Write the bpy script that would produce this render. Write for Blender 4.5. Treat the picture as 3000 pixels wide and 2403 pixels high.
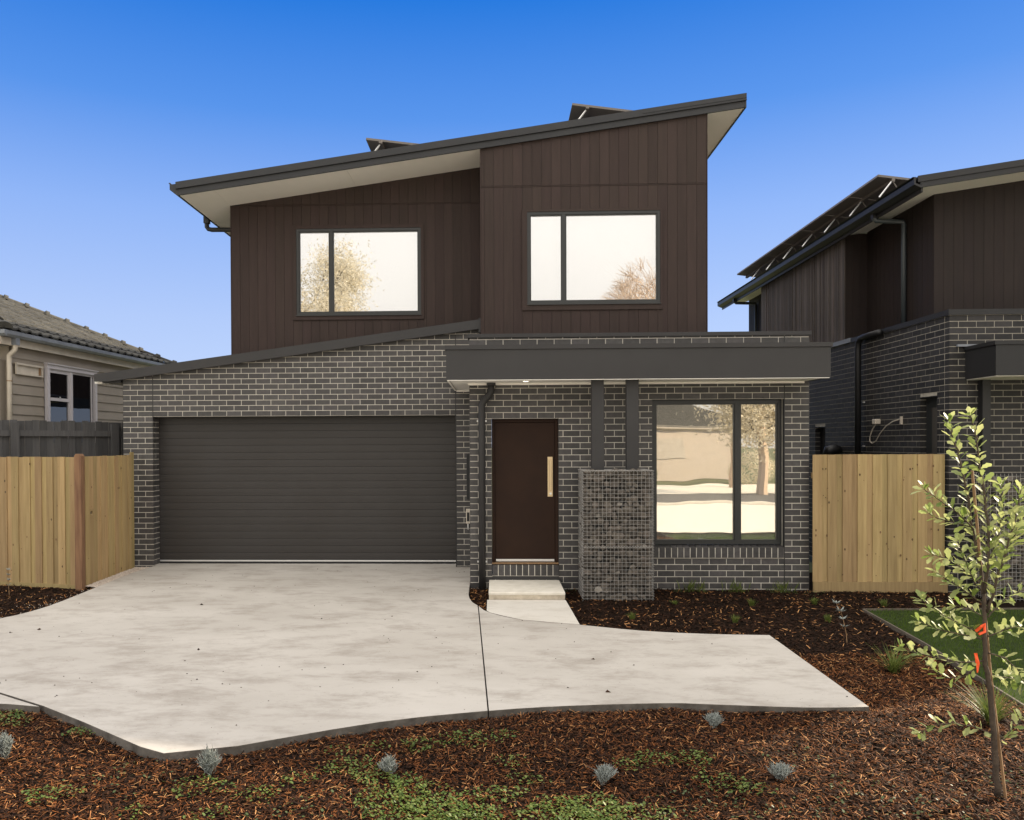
import bpy, bmesh, math, random
import numpy as np
from mathutils import Vector, Matrix, noise
random.seed(7); rng = np.random.default_rng(7)
for o in list(bpy.data.objects): bpy.data.objects.remove(o)
SC = bpy.context.scene; C = SC.collection
R = math.radians

# ------------------------------------------------------------------ camera
EYE = 1.95
cd = bpy.data.cameras.new('camera'); cam = bpy.data.objects.new('camera', cd); C.objects.link(cam)
yaw, roll, pitch = R(2.0), 0.0042, R(-0.6)
f = Vector((-math.sin(yaw)*math.cos(pitch), math.cos(yaw)*math.cos(pitch), math.sin(pitch)))
r = Vector((math.cos(yaw), math.sin(yaw), 0)); u = r.cross(f)
r2 = math.cos(roll)*r - math.sin(roll)*u; u2 = math.sin(roll)*r + math.cos(roll)*u
cam.matrix_world = Matrix(((r2.x,u2.x,-f.x,0),(r2.y,u2.y,-f.y,0),(r2.z,u2.z,-f.z,EYE),(0,0,0,1)))
cd.sensor_width = 36; cd.lens = 36*2300/3000
cd.shift_x = 0.04274; cd.shift_y = 0.04097
cd.clip_start = .05; cd.clip_end = 3000
SC.camera = cam

# ------------------------------------------------------------------ light
CLOUD = 1.9
SUN_AZ, SUN_EL = 28, 26          # degrees from +X towards +Y; elevation
w = bpy.data.worlds.new('World'); SC.world = w; w.use_nodes = True
wn = w.node_tree.nodes; bg = wn['Background']
sky = wn.new('ShaderNodeTexSky'); sky.sky_type = 'NISHITA'; sky.sun_disc = False
sky.sun_elevation = R(SUN_EL); sky.sun_rotation = R(90-SUN_AZ)
sky.altitude = 0; sky.air_density = 1.0; sky.dust_density = 0.1; sky.ozone_density = 1.6
WL_ = w.node_tree.links
# clear blue in front as in the photograph; the windows reflect bright white cloud standing behind the camera
tcw = wn.new('ShaderNodeTexCoord'); sepw = wn.new('ShaderNodeSeparateXYZ'); WL_.new(tcw.outputs['Generated'], sepw.inputs[0])
ramp = wn.new('ShaderNodeValToRGB'); el = ramp.color_ramp.elements
for i_, (pos_, c_) in enumerate(((0.0,(.54,.66,.92)),(.08,(.48,.61,.92)),(.15,(.42,.56,.91)),(.27,(.265,.44,.89)),(.38,(.085,.28,.80)),(.49,(.008,.175,.70)),(1.0,(.004,.10,.50)))):
    e_ = el[i_] if i_ < 2 else el.new(pos_)
    e_.position = pos_; e_.color = (*c_,1)
WL_.new(sepw.outputs['Z'], ramp.inputs[0])
def wmath(op, a_, b_=None):
    n_ = wn.new('ShaderNodeMath'); n_.operation = op
    for i_, q_ in enumerate((a_, b_)):
        if q_ is None: continue
        if isinstance(q_, (int,float)): n_.inputs[i_].default_value = q_
        else: WL_.new(q_, n_.inputs[i_])
    return n_.outputs[0]
SKYK = 6.0                                # ramp is in display units: scaled to the Nishita sky's radiance
grad = wn.new('ShaderNodeVectorMath'); grad.operation = 'SCALE'; grad.inputs['Scale'].default_value = SKYK*.62; WL_.new(ramp.outputs[0], grad.inputs[0])
mixs = wn.new('ShaderNodeMix'); mixs.data_type = 'RGBA'; mixs.inputs[0].default_value = .04; WL_.new(grad.outputs[0], mixs.inputs[6]); WL_.new(sky.outputs[0], mixs.inputs[7])
cn = wn.new('ShaderNodeTexNoise'); cn.inputs['Scale'].default_value = 2.2; cn.inputs['Detail'].default_value = 6; WL_.new(tcw.outputs['Generated'], cn.inputs['Vector'])
cf = wmath('ADD', wmath('ADD', wmath('MULTIPLY', sepw.outputs['Y'], -.7), wmath('MULTIPLY', sepw.outputs['Z'], .88)), wmath('MULTIPLY', wmath('SUBTRACT', cn.outputs['Fac'], .5), .25))  # cloud also spread overhead, out of view, to brighten the ground
cmr = wn.new('ShaderNodeMapRange'); cmr.interpolation_type = 'SMOOTHSTEP'; cmr.inputs[1].default_value = .02; cmr.inputs[2].default_value = .45; WL_.new(cf, cmr.inputs[0])
cloud = wn.new('ShaderNodeRGB'); CK = SKYK*.62*CLOUD; cloud.outputs[0].default_value = (CK*1.0,CK*.955,CK*.895,1)
# overcast part is brighter overhead than near the horizon, as real cloud cover is
cgr = wmath('ADD', wmath('MULTIPLY', sepw.outputs['Z'], .75), .52)
cvs = wn.new('ShaderNodeVectorMath'); cvs.operation = 'SCALE'; WL_.new(cloud.outputs[0], cvs.inputs[0]); WL_.new(cgr, cvs.inputs['Scale'])
mixc = wn.new('ShaderNodeMix'); mixc.data_type = 'RGBA'; WL_.new(cmr.outputs[0], mixc.inputs[0]); WL_.new(mixs.outputs[2], mixc.inputs[6]); WL_.new(cvs.outputs[0], mixc.inputs[7])
WL_.new(mixc.outputs[2], bg.inputs[0]); bg.inputs[1].default_value = 0.15
sd = bpy.data.lights.new('sun', 'SUN'); sd.energy = 4.8; sd.angle = R(.6); sd.color = (1, .86, .66)
so = bpy.data.objects.new('sun', sd); C.objects.link(so)
S = Vector((math.cos(R(SUN_EL))*math.cos(R(SUN_AZ)), math.cos(R(SUN_EL))*math.sin(R(SUN_AZ)), math.sin(R(SUN_EL))))
so.rotation_euler = S.to_track_quat('Z', 'Y').to_euler(); so.location = (20, 10, 20)
vs = SC.view_settings; vs.view_transform = 'Standard'; vs.look = 'None'; vs.gamma = 1; vs.exposure = 0.9
SC.render.engine = 'CYCLES'
SC.cycles.max_bounces = 8; SC.cycles.transparent_max_bounces = 12

# ------------------------------------------------------------------ materials
MATS = {}
def mat(name, col, rough=.6, metal=0., var=None, vscale=8, vamt=.5, isl=0., bump=0., bscale=40, stretch=(1,1,1), spec=.5, coords='Object', detail=4, hue=.008):
    """base colour, optional second colour mixed by noise, per-piece variation, bump"""
    m = bpy.data.materials.new(name); m.use_nodes = True; MATS[name] = m
    nt = m.node_tree; N = nt.nodes; L = nt.links; p = N['Principled BSDF']
    p.inputs['Roughness'].default_value = rough; p.inputs['Metallic'].default_value = metal
    p.inputs['Specular IOR Level'].default_value = spec
    c = N.new('ShaderNodeRGB'); c.outputs[0].default_value = (*col, 1); out = c.outputs[0]
    tc = N.new('ShaderNodeTexCoord'); mp = N.new('ShaderNodeMapping'); mp.inputs['Scale'].default_value = stretch
    if coords == 'World':
        g = N.new('ShaderNodeNewGeometry'); L.new(g.outputs['Position'], mp.inputs['Vector'])
    else: L.new(tc.outputs['Object'], mp.inputs['Vector'])
    if var:
        n = N.new('ShaderNodeTexNoise'); n.inputs['Scale'].default_value = vscale; n.inputs['Detail'].default_value = detail
        n.inputs['Roughness'].default_value = .62
        L.new(mp.outputs[0], n.inputs['Vector'])
        cr = N.new('ShaderNodeMapRange'); cr.inputs[1].default_value = .5-vamt*.35; cr.inputs[2].default_value = .5+vamt*.35
        L.new(n.outputs['Fac'], cr.inputs[0])
        mx = N.new('ShaderNodeMix'); mx.data_type = 'RGBA'; mx.inputs[7].default_value = (*var, 1)
        L.new(out, mx.inputs[6]); L.new(cr.outputs[0], mx.inputs[0]); out = mx.outputs[2]
    if isl:
        g = N.new('ShaderNodeNewGeometry'); oi = N.new('ShaderNodeObjectInfo')
        a = N.new('ShaderNodeMath'); a.operation = 'ADD'; L.new(g.outputs['Random Per Island'], a.inputs[0]); L.new(oi.outputs['Random'], a.inputs[1])
        fr = N.new('ShaderNodeMath'); fr.operation = 'FRACT'; L.new(a.outputs[0], fr.inputs[0])
        mr = N.new('ShaderNodeMapRange'); mr.inputs[3].default_value = 1-isl; mr.inputs[4].default_value = 1+isl
        L.new(fr.outputs[0], mr.inputs[0])
        hs = N.new('ShaderNodeHueSaturation'); L.new(out, hs.inputs['Color']); L.new(mr.outputs[0], hs.inputs['Value'])
        f2 = N.new('ShaderNodeMath'); f2.operation = 'MULTIPLY'; f2.inputs[1].default_value = 7.3; L.new(a.outputs[0], f2.inputs[0])
        f3 = N.new('ShaderNodeMath'); f3.operation = 'FRACT'; L.new(f2.outputs[0], f3.inputs[0])
        m3 = N.new('ShaderNodeMapRange'); m3.inputs[3].default_value = .5-hue; m3.inputs[4].default_value = .5+hue
        L.new(f3.outputs[0], m3.inputs[0]); L.new(m3.outputs[0], hs.inputs['Hue'])
        out = hs.outputs[0]
    L.new(out, p.inputs['Base Color'])
    if bump:
        n2 = N.new('ShaderNodeTexNoise'); n2.inputs['Scale'].default_value = bscale; n2.inputs['Detail'].default_value = 5
        L.new(mp.outputs[0], n2.inputs['Vector'])
        b = N.new('ShaderNodeBump'); b.inputs['Strength'].default_value = bump; b.inputs['Distance'].default_value = .01
        L.new(n2.outputs['Fac'], b.inputs['Height']); L.new(b.outputs[0], p.inputs['Normal'])
    return m

M_brick = mat('dark_brick', (.064,.060,.059), .5, var=(.042,.039,.039), vscale=18, isl=.30, bump=.35, bscale=120, coords='World', hue=.05)
M_mortar = mat('cream_mortar', (.66,.62,.55), .9, var=(.52,.49,.43), vscale=14, bump=.3, bscale=150, coords='World')
M_clad = mat('brown_cladding', (.048,.032,.0285), .7, var=(.035,.024,.021), vscale=3, vamt=.8, isl=.10, bump=.25, bscale=30, stretch=(6,6,.6), spec=.25, coords='World')
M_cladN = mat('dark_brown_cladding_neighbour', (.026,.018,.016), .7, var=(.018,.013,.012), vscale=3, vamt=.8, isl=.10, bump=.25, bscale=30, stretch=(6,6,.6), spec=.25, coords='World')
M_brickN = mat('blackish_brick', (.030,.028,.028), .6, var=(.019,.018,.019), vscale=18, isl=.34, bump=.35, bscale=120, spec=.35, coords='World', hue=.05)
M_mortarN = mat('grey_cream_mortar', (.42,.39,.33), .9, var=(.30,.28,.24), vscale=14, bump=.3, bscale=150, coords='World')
M_char = mat('charcoal_metal', (.037,.036,.037), .5, var=(.032,.031,.032), vscale=2, spec=.35, coords='World')
M_roofm = mat('bluish_roof_metal', (.029,.030,.033), .45, var=(.024,.025,.028), vscale=2, spec=.35, coords='World')
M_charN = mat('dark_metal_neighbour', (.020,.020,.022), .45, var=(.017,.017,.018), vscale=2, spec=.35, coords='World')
M_white = mat('soffit_paint', (.94,.91,.85), .7, var=(.91,.88,.82), vscale=1.5, coords='World')
M_gdoor = mat('garage_door_steel', (.024,.0205,.0185), .5, var=(.029,.026,.025), vscale=1.2, spec=.5, coords='World')
M_door = mat('door_brown', (.030,.015,.009), .7, var=(.024,.012,.008), vscale=3, spec=.2)
M_frame = mat('window_frame_black', (.022,.024,.025), .4)
M_silver = mat('aluminium', (.75,.75,.74), .35, .6)
M_wood = mat('treated_pine', (.44,.32,.15), .75, var=(.25,.17,.072), vscale=2.6, vamt=.9, isl=.20, bump=.3, bscale=25, stretch=(9,9,.55), coords='World', detail=6, hue=.012)
M_woodred = mat('red_pine_post', (.27,.15,.075), .75, var=(.12,.055,.03), vscale=3, vamt=.7, bump=.3, bscale=25, stretch=(7,7,.6), coords='World')
M_knot = mat('pine_knot', (.13,.075,.035), .8, isl=.5)
M_oldwood = mat('weathered_grey_timber', (.085,.083,.083), .85, var=(.045,.044,.046), vscale=3, vamt=.8, isl=.3, bump=.4, bscale=25, stretch=(9,9,.5), coords='World')
M_batten = mat('weathered_batten', (.15,.125,.112), .8, var=(.05,.041,.038), vscale=3.5, vamt=.9, isl=.35, bump=.4, bscale=25, stretch=(12,12,.5), coords='World')
M_wb = mat('weatherboard_paint', (.33,.285,.235), .7, var=(.28,.245,.20), vscale=2, coords='World')
M_cream = mat('cream_trim', (.62,.56,.47), .6, var=(.52,.46,.38), vscale=4, coords='World')
M_wfr = mat('lilac_white_frame', (.55,.52,.54), .6)
M_gut = mat('old_gutter_bluegrey', (.24,.26,.29), .45, var=(.16,.17,.19), vscale=3, coords='World')
M_pipe = mat('bluegrey_pipe', (.05,.06,.067), .45)
M_tile = mat('old_roof_tile', (.072,.068,.060), .9, var=(.028,.028,.024), vscale=11, vamt=.9, isl=.35, bump=.6, bscale=30, coords='World')
M_stone = mat('basalt_rock', (.150,.128,.106), .85, var=(.075,.064,.054), vscale=12, isl=.5, bump=.6, bscale=40)
M_stonep = mat('pale_rock', (.36,.33,.29), .85, var=(.24,.21,.18), vscale=14, isl=.2, bump=.5, bscale=40)
M_wire = mat('galvanised_wire', (.31,.30,.285), .55, .2)
M_dark = mat('black_plastic', (.010,.010,.011), .5)
M_step = mat('pale_concrete', (.70,.66,.58), .85, var=(.60,.56,.48), vscale=7, bump=.15, bscale=90, coords='World')
mat('edging_timber', (.13,.105,.08), .9, var=(.08,.065,.05), vscale=5, coords='World')
M_EDG = MATS['edging_timber']
M_riser = mat('formed_concrete', (.60,.53,.42), .9, var=(.36,.31,.24), vscale=8, bump=.25, bscale=60, coords='World')
M_edge = mat('shaded_slab_edge', (.15,.135,.118), .95, var=(.06,.052,.043), vscale=6, bump=.4, bscale=50, coords='World')  # dark tone painted on the slab sides in place of shade
M_bed = mat('bed_soil', (.014,.008,.005), .95, spec=.05, var=(.007,.005,.004), vscale=30, bump=.8, bscale=60, coords='World')
M_ground = mat('verge_grass', (.10,.11,.045), .95, var=(.07,.08,.03), vscale=2, coords='World')
M_lawnb = mat('lawn_soil', (.03,.045,.012), .95, spec=.1, var=(.02,.03,.01), vscale=8, coords='World')
M_road = mat('asphalt', (.16,.15,.14), .9, var=(.05,.05,.05), vscale=5, coords='World')
M_barkp = mat('pale_twig', (.55,.42,.30), .8)
M_bark = mat('sapling_bark', (.085,.060,.040), .85, var=(.045,.032,.022), vscale=30, bump=.5, bscale=60)
M_stake = mat('hardwood_stake', (.30,.18,.09), .8, var=(.2,.12,.06), vscale=6, stretch=(6,6,.6), bump=.2)
M_tape = mat('orange_tape', (.85,.10,.02), .5)
M_gold = mat('brass_handle', (.72,.56,.34), .35, .55)
M_panelback = mat('solar_panel_back', (.17,.15,.135), .6)
M_solar = mat('solar_cells', (.012,.014,.025), .15)
M_clay = mat('opposite_house_render', (.66,.57,.47), .9, var=(.58,.50,.41), vscale=3, coords='World')

# concrete driveway: mottled, with streaky marks and fine pits
def concrete(name, c1, c2, c3):
    m = mat(name, c1, .82, var=c2, vscale=.55, vamt=.8, bump=.18, bscale=70, coords='World', stretch=(1,1.6,1), detail=8)
    nt = m.node_tree; N = nt.nodes; L = nt.links; p = N['Principled BSDF']
    src = p.inputs['Base Color'].links[0].from_socket
    g = N.new('ShaderNodeNewGeometry')
    mp = N.new('ShaderNodeMapping'); mp.inputs['Scale'].default_value = (.8, 1.7, 1); L.new(g.outputs['Position'], mp.inputs['Vector'])
    n = N.new('ShaderNodeTexNoise'); n.inputs['Scale'].default_value = 2.2; n.inputs['Detail'].default_value = 9; n.inputs['Roughness'].default_value = .74; n.inputs['Distortion'].default_value = .15
    L.new(mp.outputs[0], n.inputs['Vector'])
    mr = N.new('ShaderNodeMapRange'); mr.inputs[1].default_value = .47; mr.inputs[2].default_value = .72; mr.inputs[4].default_value = .72; L.new(n.outputs['Fac'], mr.inputs[0])
    mx = N.new('ShaderNodeMix'); mx.data_type = 'RGBA'; mx.inputs[7].default_value = (*c3, 1); L.new(src, mx.inputs[6]); L.new(mr.outputs[0], mx.inputs[0])
    v = N.new('ShaderNodeTexNoise'); v.inputs['Scale'].default_value = 48; v.inputs['Detail'].default_value = 2; L.new(g.outputs['Position'], v.inputs['Vector'])
    m2 = N.new('ShaderNodeMapRange'); m2.inputs[1].default_value = .70; m2.inputs[2].default_value = .76; m2.inputs[4].default_value = .7; L.new(v.outputs['Fac'], m2.inputs[0])
    mx2 = N.new('ShaderNodeMix'); mx2.data_type = 'RGBA'; mx2.inputs[7].default_value = (.16,.14,.12,1); L.new(mx.outputs[2], mx2.inputs[6]); L.new(m2.outputs[0], mx2.inputs[0])
    L.new(mx2.outputs[2], p.inputs['Base Color'])
    return m
M_conc = concrete('driveway_concrete', (.475,.446,.408), (.345,.318,.283), (.20,.170,.140))

M_pathc = concrete('path_concrete', (.60,.57,.52), (.50,.47,.42), (.38,.34,.29))
def glassmat(name, refl, tint=(1,1,1), dark=False):
    m = bpy.data.materials.new(name); m.use_nodes = True; nt = m.node_tree; N = nt.nodes; L = nt.links
    N.remove(N['Principled BSDF']); o = N['Material Output']
    g = N.new('ShaderNodeBsdfGlossy'); g.inputs['Roughness'].default_value = 0.0; g.inputs['Color'].default_value = (*tint, 1)
    t = N.new('ShaderNodeBsdfTransparent'); t.inputs['Color'].default_value = (.12,.12,.13,1) if dark else (.93,.93,.92,1)
    nz = N.new('ShaderNodeTexNoise'); nz.inputs['Scale'].default_value = 1.6; nz.inputs['Detail'].default_value = 1
    b = N.new('ShaderNodeBump'); b.inputs['Strength'].default_value = .06; b.inputs['Distance'].default_value = .02
    tc = N.new('ShaderNodeTexCoord'); L.new(tc.outputs['Object'], nz.inputs['Vector']); L.new(nz.outputs['Fac'], b.inputs['Height']); L.new(b.outputs[0], g.inputs['Normal'])
    mx = N.new('ShaderNodeMixShader'); mx.inputs[0].default_value = refl
    L.new(t.outputs[0], mx.inputs[1]); L.new(g.outputs[0], mx.inputs[2]); L.new(mx.outputs[0], o.inputs[0])
    return m
M_glass = glassmat('reflective_glass', .55, (1,1,1))
M_glasslow = glassmat('reflective_glass_lower', .50, (1,.97,.9))
M_glassold = glassmat('old_dark_glass', .12, (1,1,1), True)
M_backing = mat('white_backing_sheet', (.92,.905,.88), .8)  # for the sheet added behind the panes to whiten them

def leafmat(name, c, c2, trans=.5, isl=.2, rough=.45, spec=.5):
    m = bpy.data.materials.new(name); m.use_nodes = True; nt = m.node_tree; N = nt.nodes; L = nt.links
    N.remove(N['Principled BSDF']); o = N['Material Output']
    g = N.new('ShaderNodeNewGeometry'); oi = N.new('ShaderNodeObjectInfo')
    a = N.new('ShaderNodeMath'); a.operation = 'ADD'; L.new(g.outputs['Random Per Island'], a.inputs[0]); L.new(oi.outputs['Random'], a.inputs[1])
    fr = N.new('ShaderNodeMath'); fr.operation = 'FRACT'; L.new(a.outputs[0], fr.inputs[0])
    mx = N.new('ShaderNodeMix'); mx.data_type = 'RGBA'; mx.inputs[6].default_value = (*c,1); mx.inputs[7].default_value = (*c2,1); L.new(fr.outputs[0], mx.inputs[0])
    d = N.new('ShaderNodeBsdfPrincipled'); d.inputs['Roughness'].default_value = rough; d.inputs['Specular IOR Level'].default_value = spec; L.new(mx.outputs[2], d.inputs['Base Color'])
    t = N.new('ShaderNodeBsdfTranslucent'); L.new(mx.outputs[2], t.inputs['Color'])
    ms = N.new('ShaderNodeMixShader'); ms.inputs[0].default_value = trans; L.new(d.outputs[0], ms.inputs[1]); L.new(t.outputs[0], ms.inputs[2]); L.new(ms.outputs[0], o.inputs[0])
    return m
M_leaf = leafmat('sapling_leaf', (.17,.24,.05), (.52,.54,.24), .5, spec=.4)
M_leafp = leafmat('washed_out_leaf', (.60,.54,.40), (.72,.66,.52), .5)  # leaf colour paled to carry the washed-out look of the window reflections
M_leafd = leafmat('green_leaf', (.05,.10,.02), (.10,.15,.03), .4)
M_weed = leafmat('clover_leaf', (.05,.11,.018), (.19,.23,.055), .35, spec=.3)
M_weedd = leafmat('dull_weed', (.05,.08,.02), (.08,.11,.03), .3)
M_silverleaf = leafmat('silver_foliage', (.20,.225,.21), (.38,.41,.385), .2)
M_grass = leafmat('lawn_grass', (.060,.105,.010), (.10,.15,.025), .4, spec=.2)
M_tuft = leafmat('tussock_green', (.09,.13,.025), (.17,.20,.05), .4, spec=.2)
M_chip = leafmat('wood_chip', (.20,.070,.020), (.040,.015,.006), .0, rough=.7, spec=.15)
M_chip2 = leafmat('pale_wood_chip', (.50,.27,.11), (.30,.12,.04), .0, rough=.7, spec=.2)
M_chipd = leafmat('dark_wood_chip', (.038,.017,.009), (.012,.007,.005), .0, rough=.8, spec=.1)
M_pebble = leafmat('white_pebble', (.62,.54,.46), (.38,.31,.26), .0)

# ------------------------------------------------------------------ helpers
def link(name, me, parent=None, m=None):
    o = bpy.data.objects.new(name, me); C.objects.link(o)
    if m is not None and me is not None and not me.materials: me.materials.append(m)
    if parent is not None: o.parent = parent
    return o
def tag(o, label=None, cat=None, group=None, kind=None):
    if label: o['label'] = label
    if cat: o['category'] = cat
    if group: o['group'] = group
    if kind: o['kind'] = kind
    return o
def thing(name, label, cat, loc=(0,0,0), rz=0, group=None):
    o = bpy.data.objects.new(name, None); C.objects.link(o); o.location = loc; o.rotation_euler = (0,0,rz)
    o.empty_display_size = .1
    return tag(o, label, cat, group)
class MB:
    """collects vertices and faces"""
    def __init__(s): s.v = []; s.f = []
    def box(s, x0,x1,y0,y1,z0,z1):
        n = len(s.v); s.v += [(x0,y0,z0),(x1,y0,z0),(x1,y1,z0),(x0,y1,z0),(x0,y0,z1),(x1,y0,z1),(x1,y1,z1),(x0,y1,z1)]
        s.f += [tuple(n+i for i in q) for q in ((0,3,2,1),(4,5,6,7),(0,1,5,4),(1,2,6,5),(2,3,7,6),(3,0,4,7))]; return s
    def prism(s, poly, axis, a, b):
        """poly: list of 2D points; axis 'y': points are (x,z) extruded from y=a to b; 'x': (y,z); 'z': (x,y)"""
        n = len(s.v); k = len(poly)
        for t in (a, b):
            for p in poly:
                s.v.append({'y':(p[0],t,p[1]),'x':(t,p[0],p[1]),'z':(p[0],p[1],t)}[axis])
        s.f.append(tuple(n+i for i in range(k))[::-1]); s.f.append(tuple(n+k+i for i in range(k)))
        for i in range(k):
            j = (i+1) % k; s.f.append((n+i, n+j, n+k+j, n+k+i))
        return s
    def tube(s, pts, rad, seg=8, cap=True):
        pts = [Vector(p) for p in pts]; rads = rad if isinstance(rad, (list,tuple)) else [rad]*len(pts)
        n = len(s.v); up = None
        for i, p in enumerate(pts):
            d = (pts[min(i+1,len(pts)-1)] - pts[max(i-1,0)]).normalized()
            if up is None:
                up = Vector((0,0,1)) if abs(d.z) < .9 else Vector((1,0,0))
            a = d.cross(up).normalized(); b = a.cross(d).normalized(); up = b
            for k in range(seg):
                t = 2*math.pi*k/seg; s.v.append(tuple(p + (a*math.cos(t)+b*math.sin(t))*rads[i]))
        for i in range(len(pts)-1):
            for k in range(seg):
                q = (k+1) % seg; s.f.append((n+i*seg+k, n+i*seg+q, n+(i+1)*seg+q, n+(i+1)*seg+k))
        if cap:
            s.f.append(tuple(n+k for k in range(seg))[::-1]); s.f.append(tuple(n+(len(pts)-1)*seg+k for k in range(seg)))
        return s
    def mesh(s, name):
        me = bpy.data.meshes.new(name); me.from_pydata(s.v, [], s.f)
        bm = bmesh.new(); bm.from_mesh(me); bmesh.ops.recalc_face_normals(bm, faces=bm.faces); bm.to_mesh(me); bm.free()
        return me
    def build(s, name, m, parent=None, smooth=False, bevel=0):
        me = s.mesh(name)
        if bevel:
            bm = bmesh.new(); bm.from_mesh(me)
            bmesh.ops.bevel(bm, geom=[e for e in bm.edges], offset=bevel, segments=1, affect='EDGES', profile=.5)
            bm.to_mesh(me); bm.free()
        if smooth:
            for p in me.polygons: p.use_smooth = True
        return link(name, me, parent, m)
def bx(name, m, parent, x0,x1,y0,y1,z0,z1, bevel=0):
    return MB().box(x0,x1,y0,y1,z0,z1).build(name, m, parent, bevel=bevel)
def soup(name, V, F, m, parent=None, kind=None, label=None, cat=None, smooth=False):
    """numpy vertex array (n,3), face array (k,3|4)"""
    me = bpy.data.meshes.new(name); V = np.asarray(V, np.float32); F = np.asarray(F, np.int32)
    me.vertices.add(len(V)); me.vertices.foreach_set('co', V.ravel())
    k = F.shape[1]; me.loops.add(F.size); me.loops.foreach_set('vertex_index', F.ravel())
    me.polygons.add(len(F)); me.polygons.foreach_set('loop_start', np.arange(len(F), dtype=np.int32)*k)
    me.update(calc_edges=True); me.validate()
    if smooth: me.polygons.foreach_set('use_smooth', np.ones(len(F), bool))
    o = link(name, me, parent, m); tag(o, label, cat, None, kind); return o

UB = MB().box(-.5,.5,-.5,.5,-.5,.5)
def brick_mesh():
    me = UB.mesh('brick'); me.materials.append(M_brick); return me
BRICK = brick_mesh()
BRICKN = BRICK.copy(); BRICKN.materials.clear(); BRICKN.materials.append(M_brickN)
def emit_bricks(specs, nsingle, thing_pos=(0,0,0)):
    """specs: list of (parent, x0,x1,y0,y1,z0,z1); nearest nsingle are objects of their own"""
    cams = []
    for s in specs:
        p, x0,x1,y0,y1,z0,z1 = s
        d = math.dist(((x0+x1)/2,y0,(z0+z1)/2), (0,0,EYE)); area = (x1-x0)*(z1-z0) if (y1-y0) < .24 else (z1-z0)*.2
        cams.append((d*d/max(area,.004), s))
    cams.sort(key=lambda t: t[0])
    rest = {}
    for i, (_, s) in enumerate(cams):
        p, x0,x1,y0,y1,z0,z1 = s
        j = [random.uniform(-.0012,.0012) for _ in range(2)]
        if i < nsingle:
            o = bpy.data.objects.new('brick', BRICK); C.objects.link(o); o.parent = p
            o.location = ((x0+x1)/2+j[0], (y0+y1)/2+j[1], (z0+z1)/2); o.scale = (x1-x0, y1-y0, z1-z0)
        else:
            mb = rest.setdefault(p.name, (p, MB()))[1]; mb.box(x0,x1,y0+j[1],y1+j[1],z0,z1)
    for p, mb in rest.values():
        o = mb.build('brick', M_brick, p); o['kind'] = 'stuff'

def courses_x(parent, xa, xb, yf, z0, zpar, ztop, ymin_open=None, holes=(), retL=False, retR=False, top=None, zbase=None, phase=0.):
    """stretcher bond on a wall facing -Y between xa and xb; holes = list of (x0,x1,z0,z1); returns specs"""
    out = []; P = .086; n0 = math.floor((zbase-z0)/P) if zbase is not None else 0
    k = n0
    while z0 + k*P < ztop:
        za, zb = z0+k*P+.005, z0+k*P+.081
        if zbase is not None and zb < zbase: k += 1; continue
        par = (k+zpar) % 2
        segs = [(xa, xb, retL, retR)]
        for h in holes:
            if zb > h[2]+.01 and za < h[3]-.01:
                ns = []
                for a, b, rl, rr in segs:
                    if h[1] <= a or h[0] >= b: ns.append((a,b,rl,rr)); continue
                    if h[0] > a+.01: ns.append((a, h[0], rl, True))
                    if h[1] < b-.01: ns.append((h[1], b, True, rr))
                segs = ns
        for a, b, rl, rr in segs:
            x = xa + phase + (.12 if par else 0); 
            while x > a: x -= .24
            first = True
            while x < b-.012:
                p, q = max(x+.005, a), min(x+.235, b)
                if p-a < .03: p = a
                if b-q < .03: q = b
                if q-p > .02:
                    if top is None or za < top((p+q)/2) + .045:
                        y1 = yf+.11
                        if (rl and p <= a+.001 or rr and q >= b-.001):
                            if q-p < .16: y1 = yf+.23
                            else:
                                if rl and p <= a+.001: out.append((parent, p, p+.11, yf+.12, yf+.23, za, zb))
                                if rr and q >= b-.001: out.append((parent, q-.11, q, yf+.12, yf+.23, za, zb))
                        out.append((parent, p, q, yf, y1, za, zb))
                x += .24
        k += 1
    return out
def courses_y(parent, xf, sgn, ya, yb, z0, zpar, ztop, holes=(), zbase=0, top=None):
    """wall whose face is at x=xf facing sgn*X, running in Y"""
    out = []; P = .086; k = math.floor((zbase-z0)/P)
    while z0+k*P < ztop:
        za, zb = z0+k*P+.005, z0+k*P+.081
        x = ya - (.12 if (k+zpar) % 2 else 0)
        while x < yb:
            p, q = max(x+.005, ya), min(x+.235, yb)
            segs = [(p,q)]
            for h in holes:
                if zb > h[2]+.01 and za < h[3]-.01:
                    segs = [s for a,b in segs for s in ((a,min(b,h[0])),(max(a,h[1]),b)) if s[1]-s[0] > .02]
            for p, q in segs:
                if q-p > .02 and zb > zbase: out.append((parent, min(xf,xf-sgn*.11), max(xf,xf-sgn*.11), p, q, za, zb))
            x += .24
        k += 1
    return out

def gz(x, y): return -.025*(12.8-y)          # driveway surface height

# ================================================================== GROUND, STREET
o = soup('ground', [(-400,-400,-.42),(400,-400,-.42),(400,500,-.42),(-400,500,-.42)], [(0,1,2,3)], M_ground, kind='structure')
o = soup('road', [(-300,-14,-.40),(300,-14,-.40),(300,-8,-.40),(-300,-8,-.40)], [(0,1,2,3)], M_road, kind='structure')
bx('kerb', M_step, None, -300,300,-8,-7.85,-.5,-.30)['kind'] = 'structure'
bx('widened_far_footpath', M_step, None, -300,300,-22,-14.1,-.5,-.395)['kind'] = 'structure'  # unseen paving made wide and pale to brighten the lower window's reflection
bx('widened_footpath', M_step, None, -300,300,-7.8,1.8,-.5,-.395)['kind'] = 'structure'  # unseen too, stretched so the lower window mirrors bright ground

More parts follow.
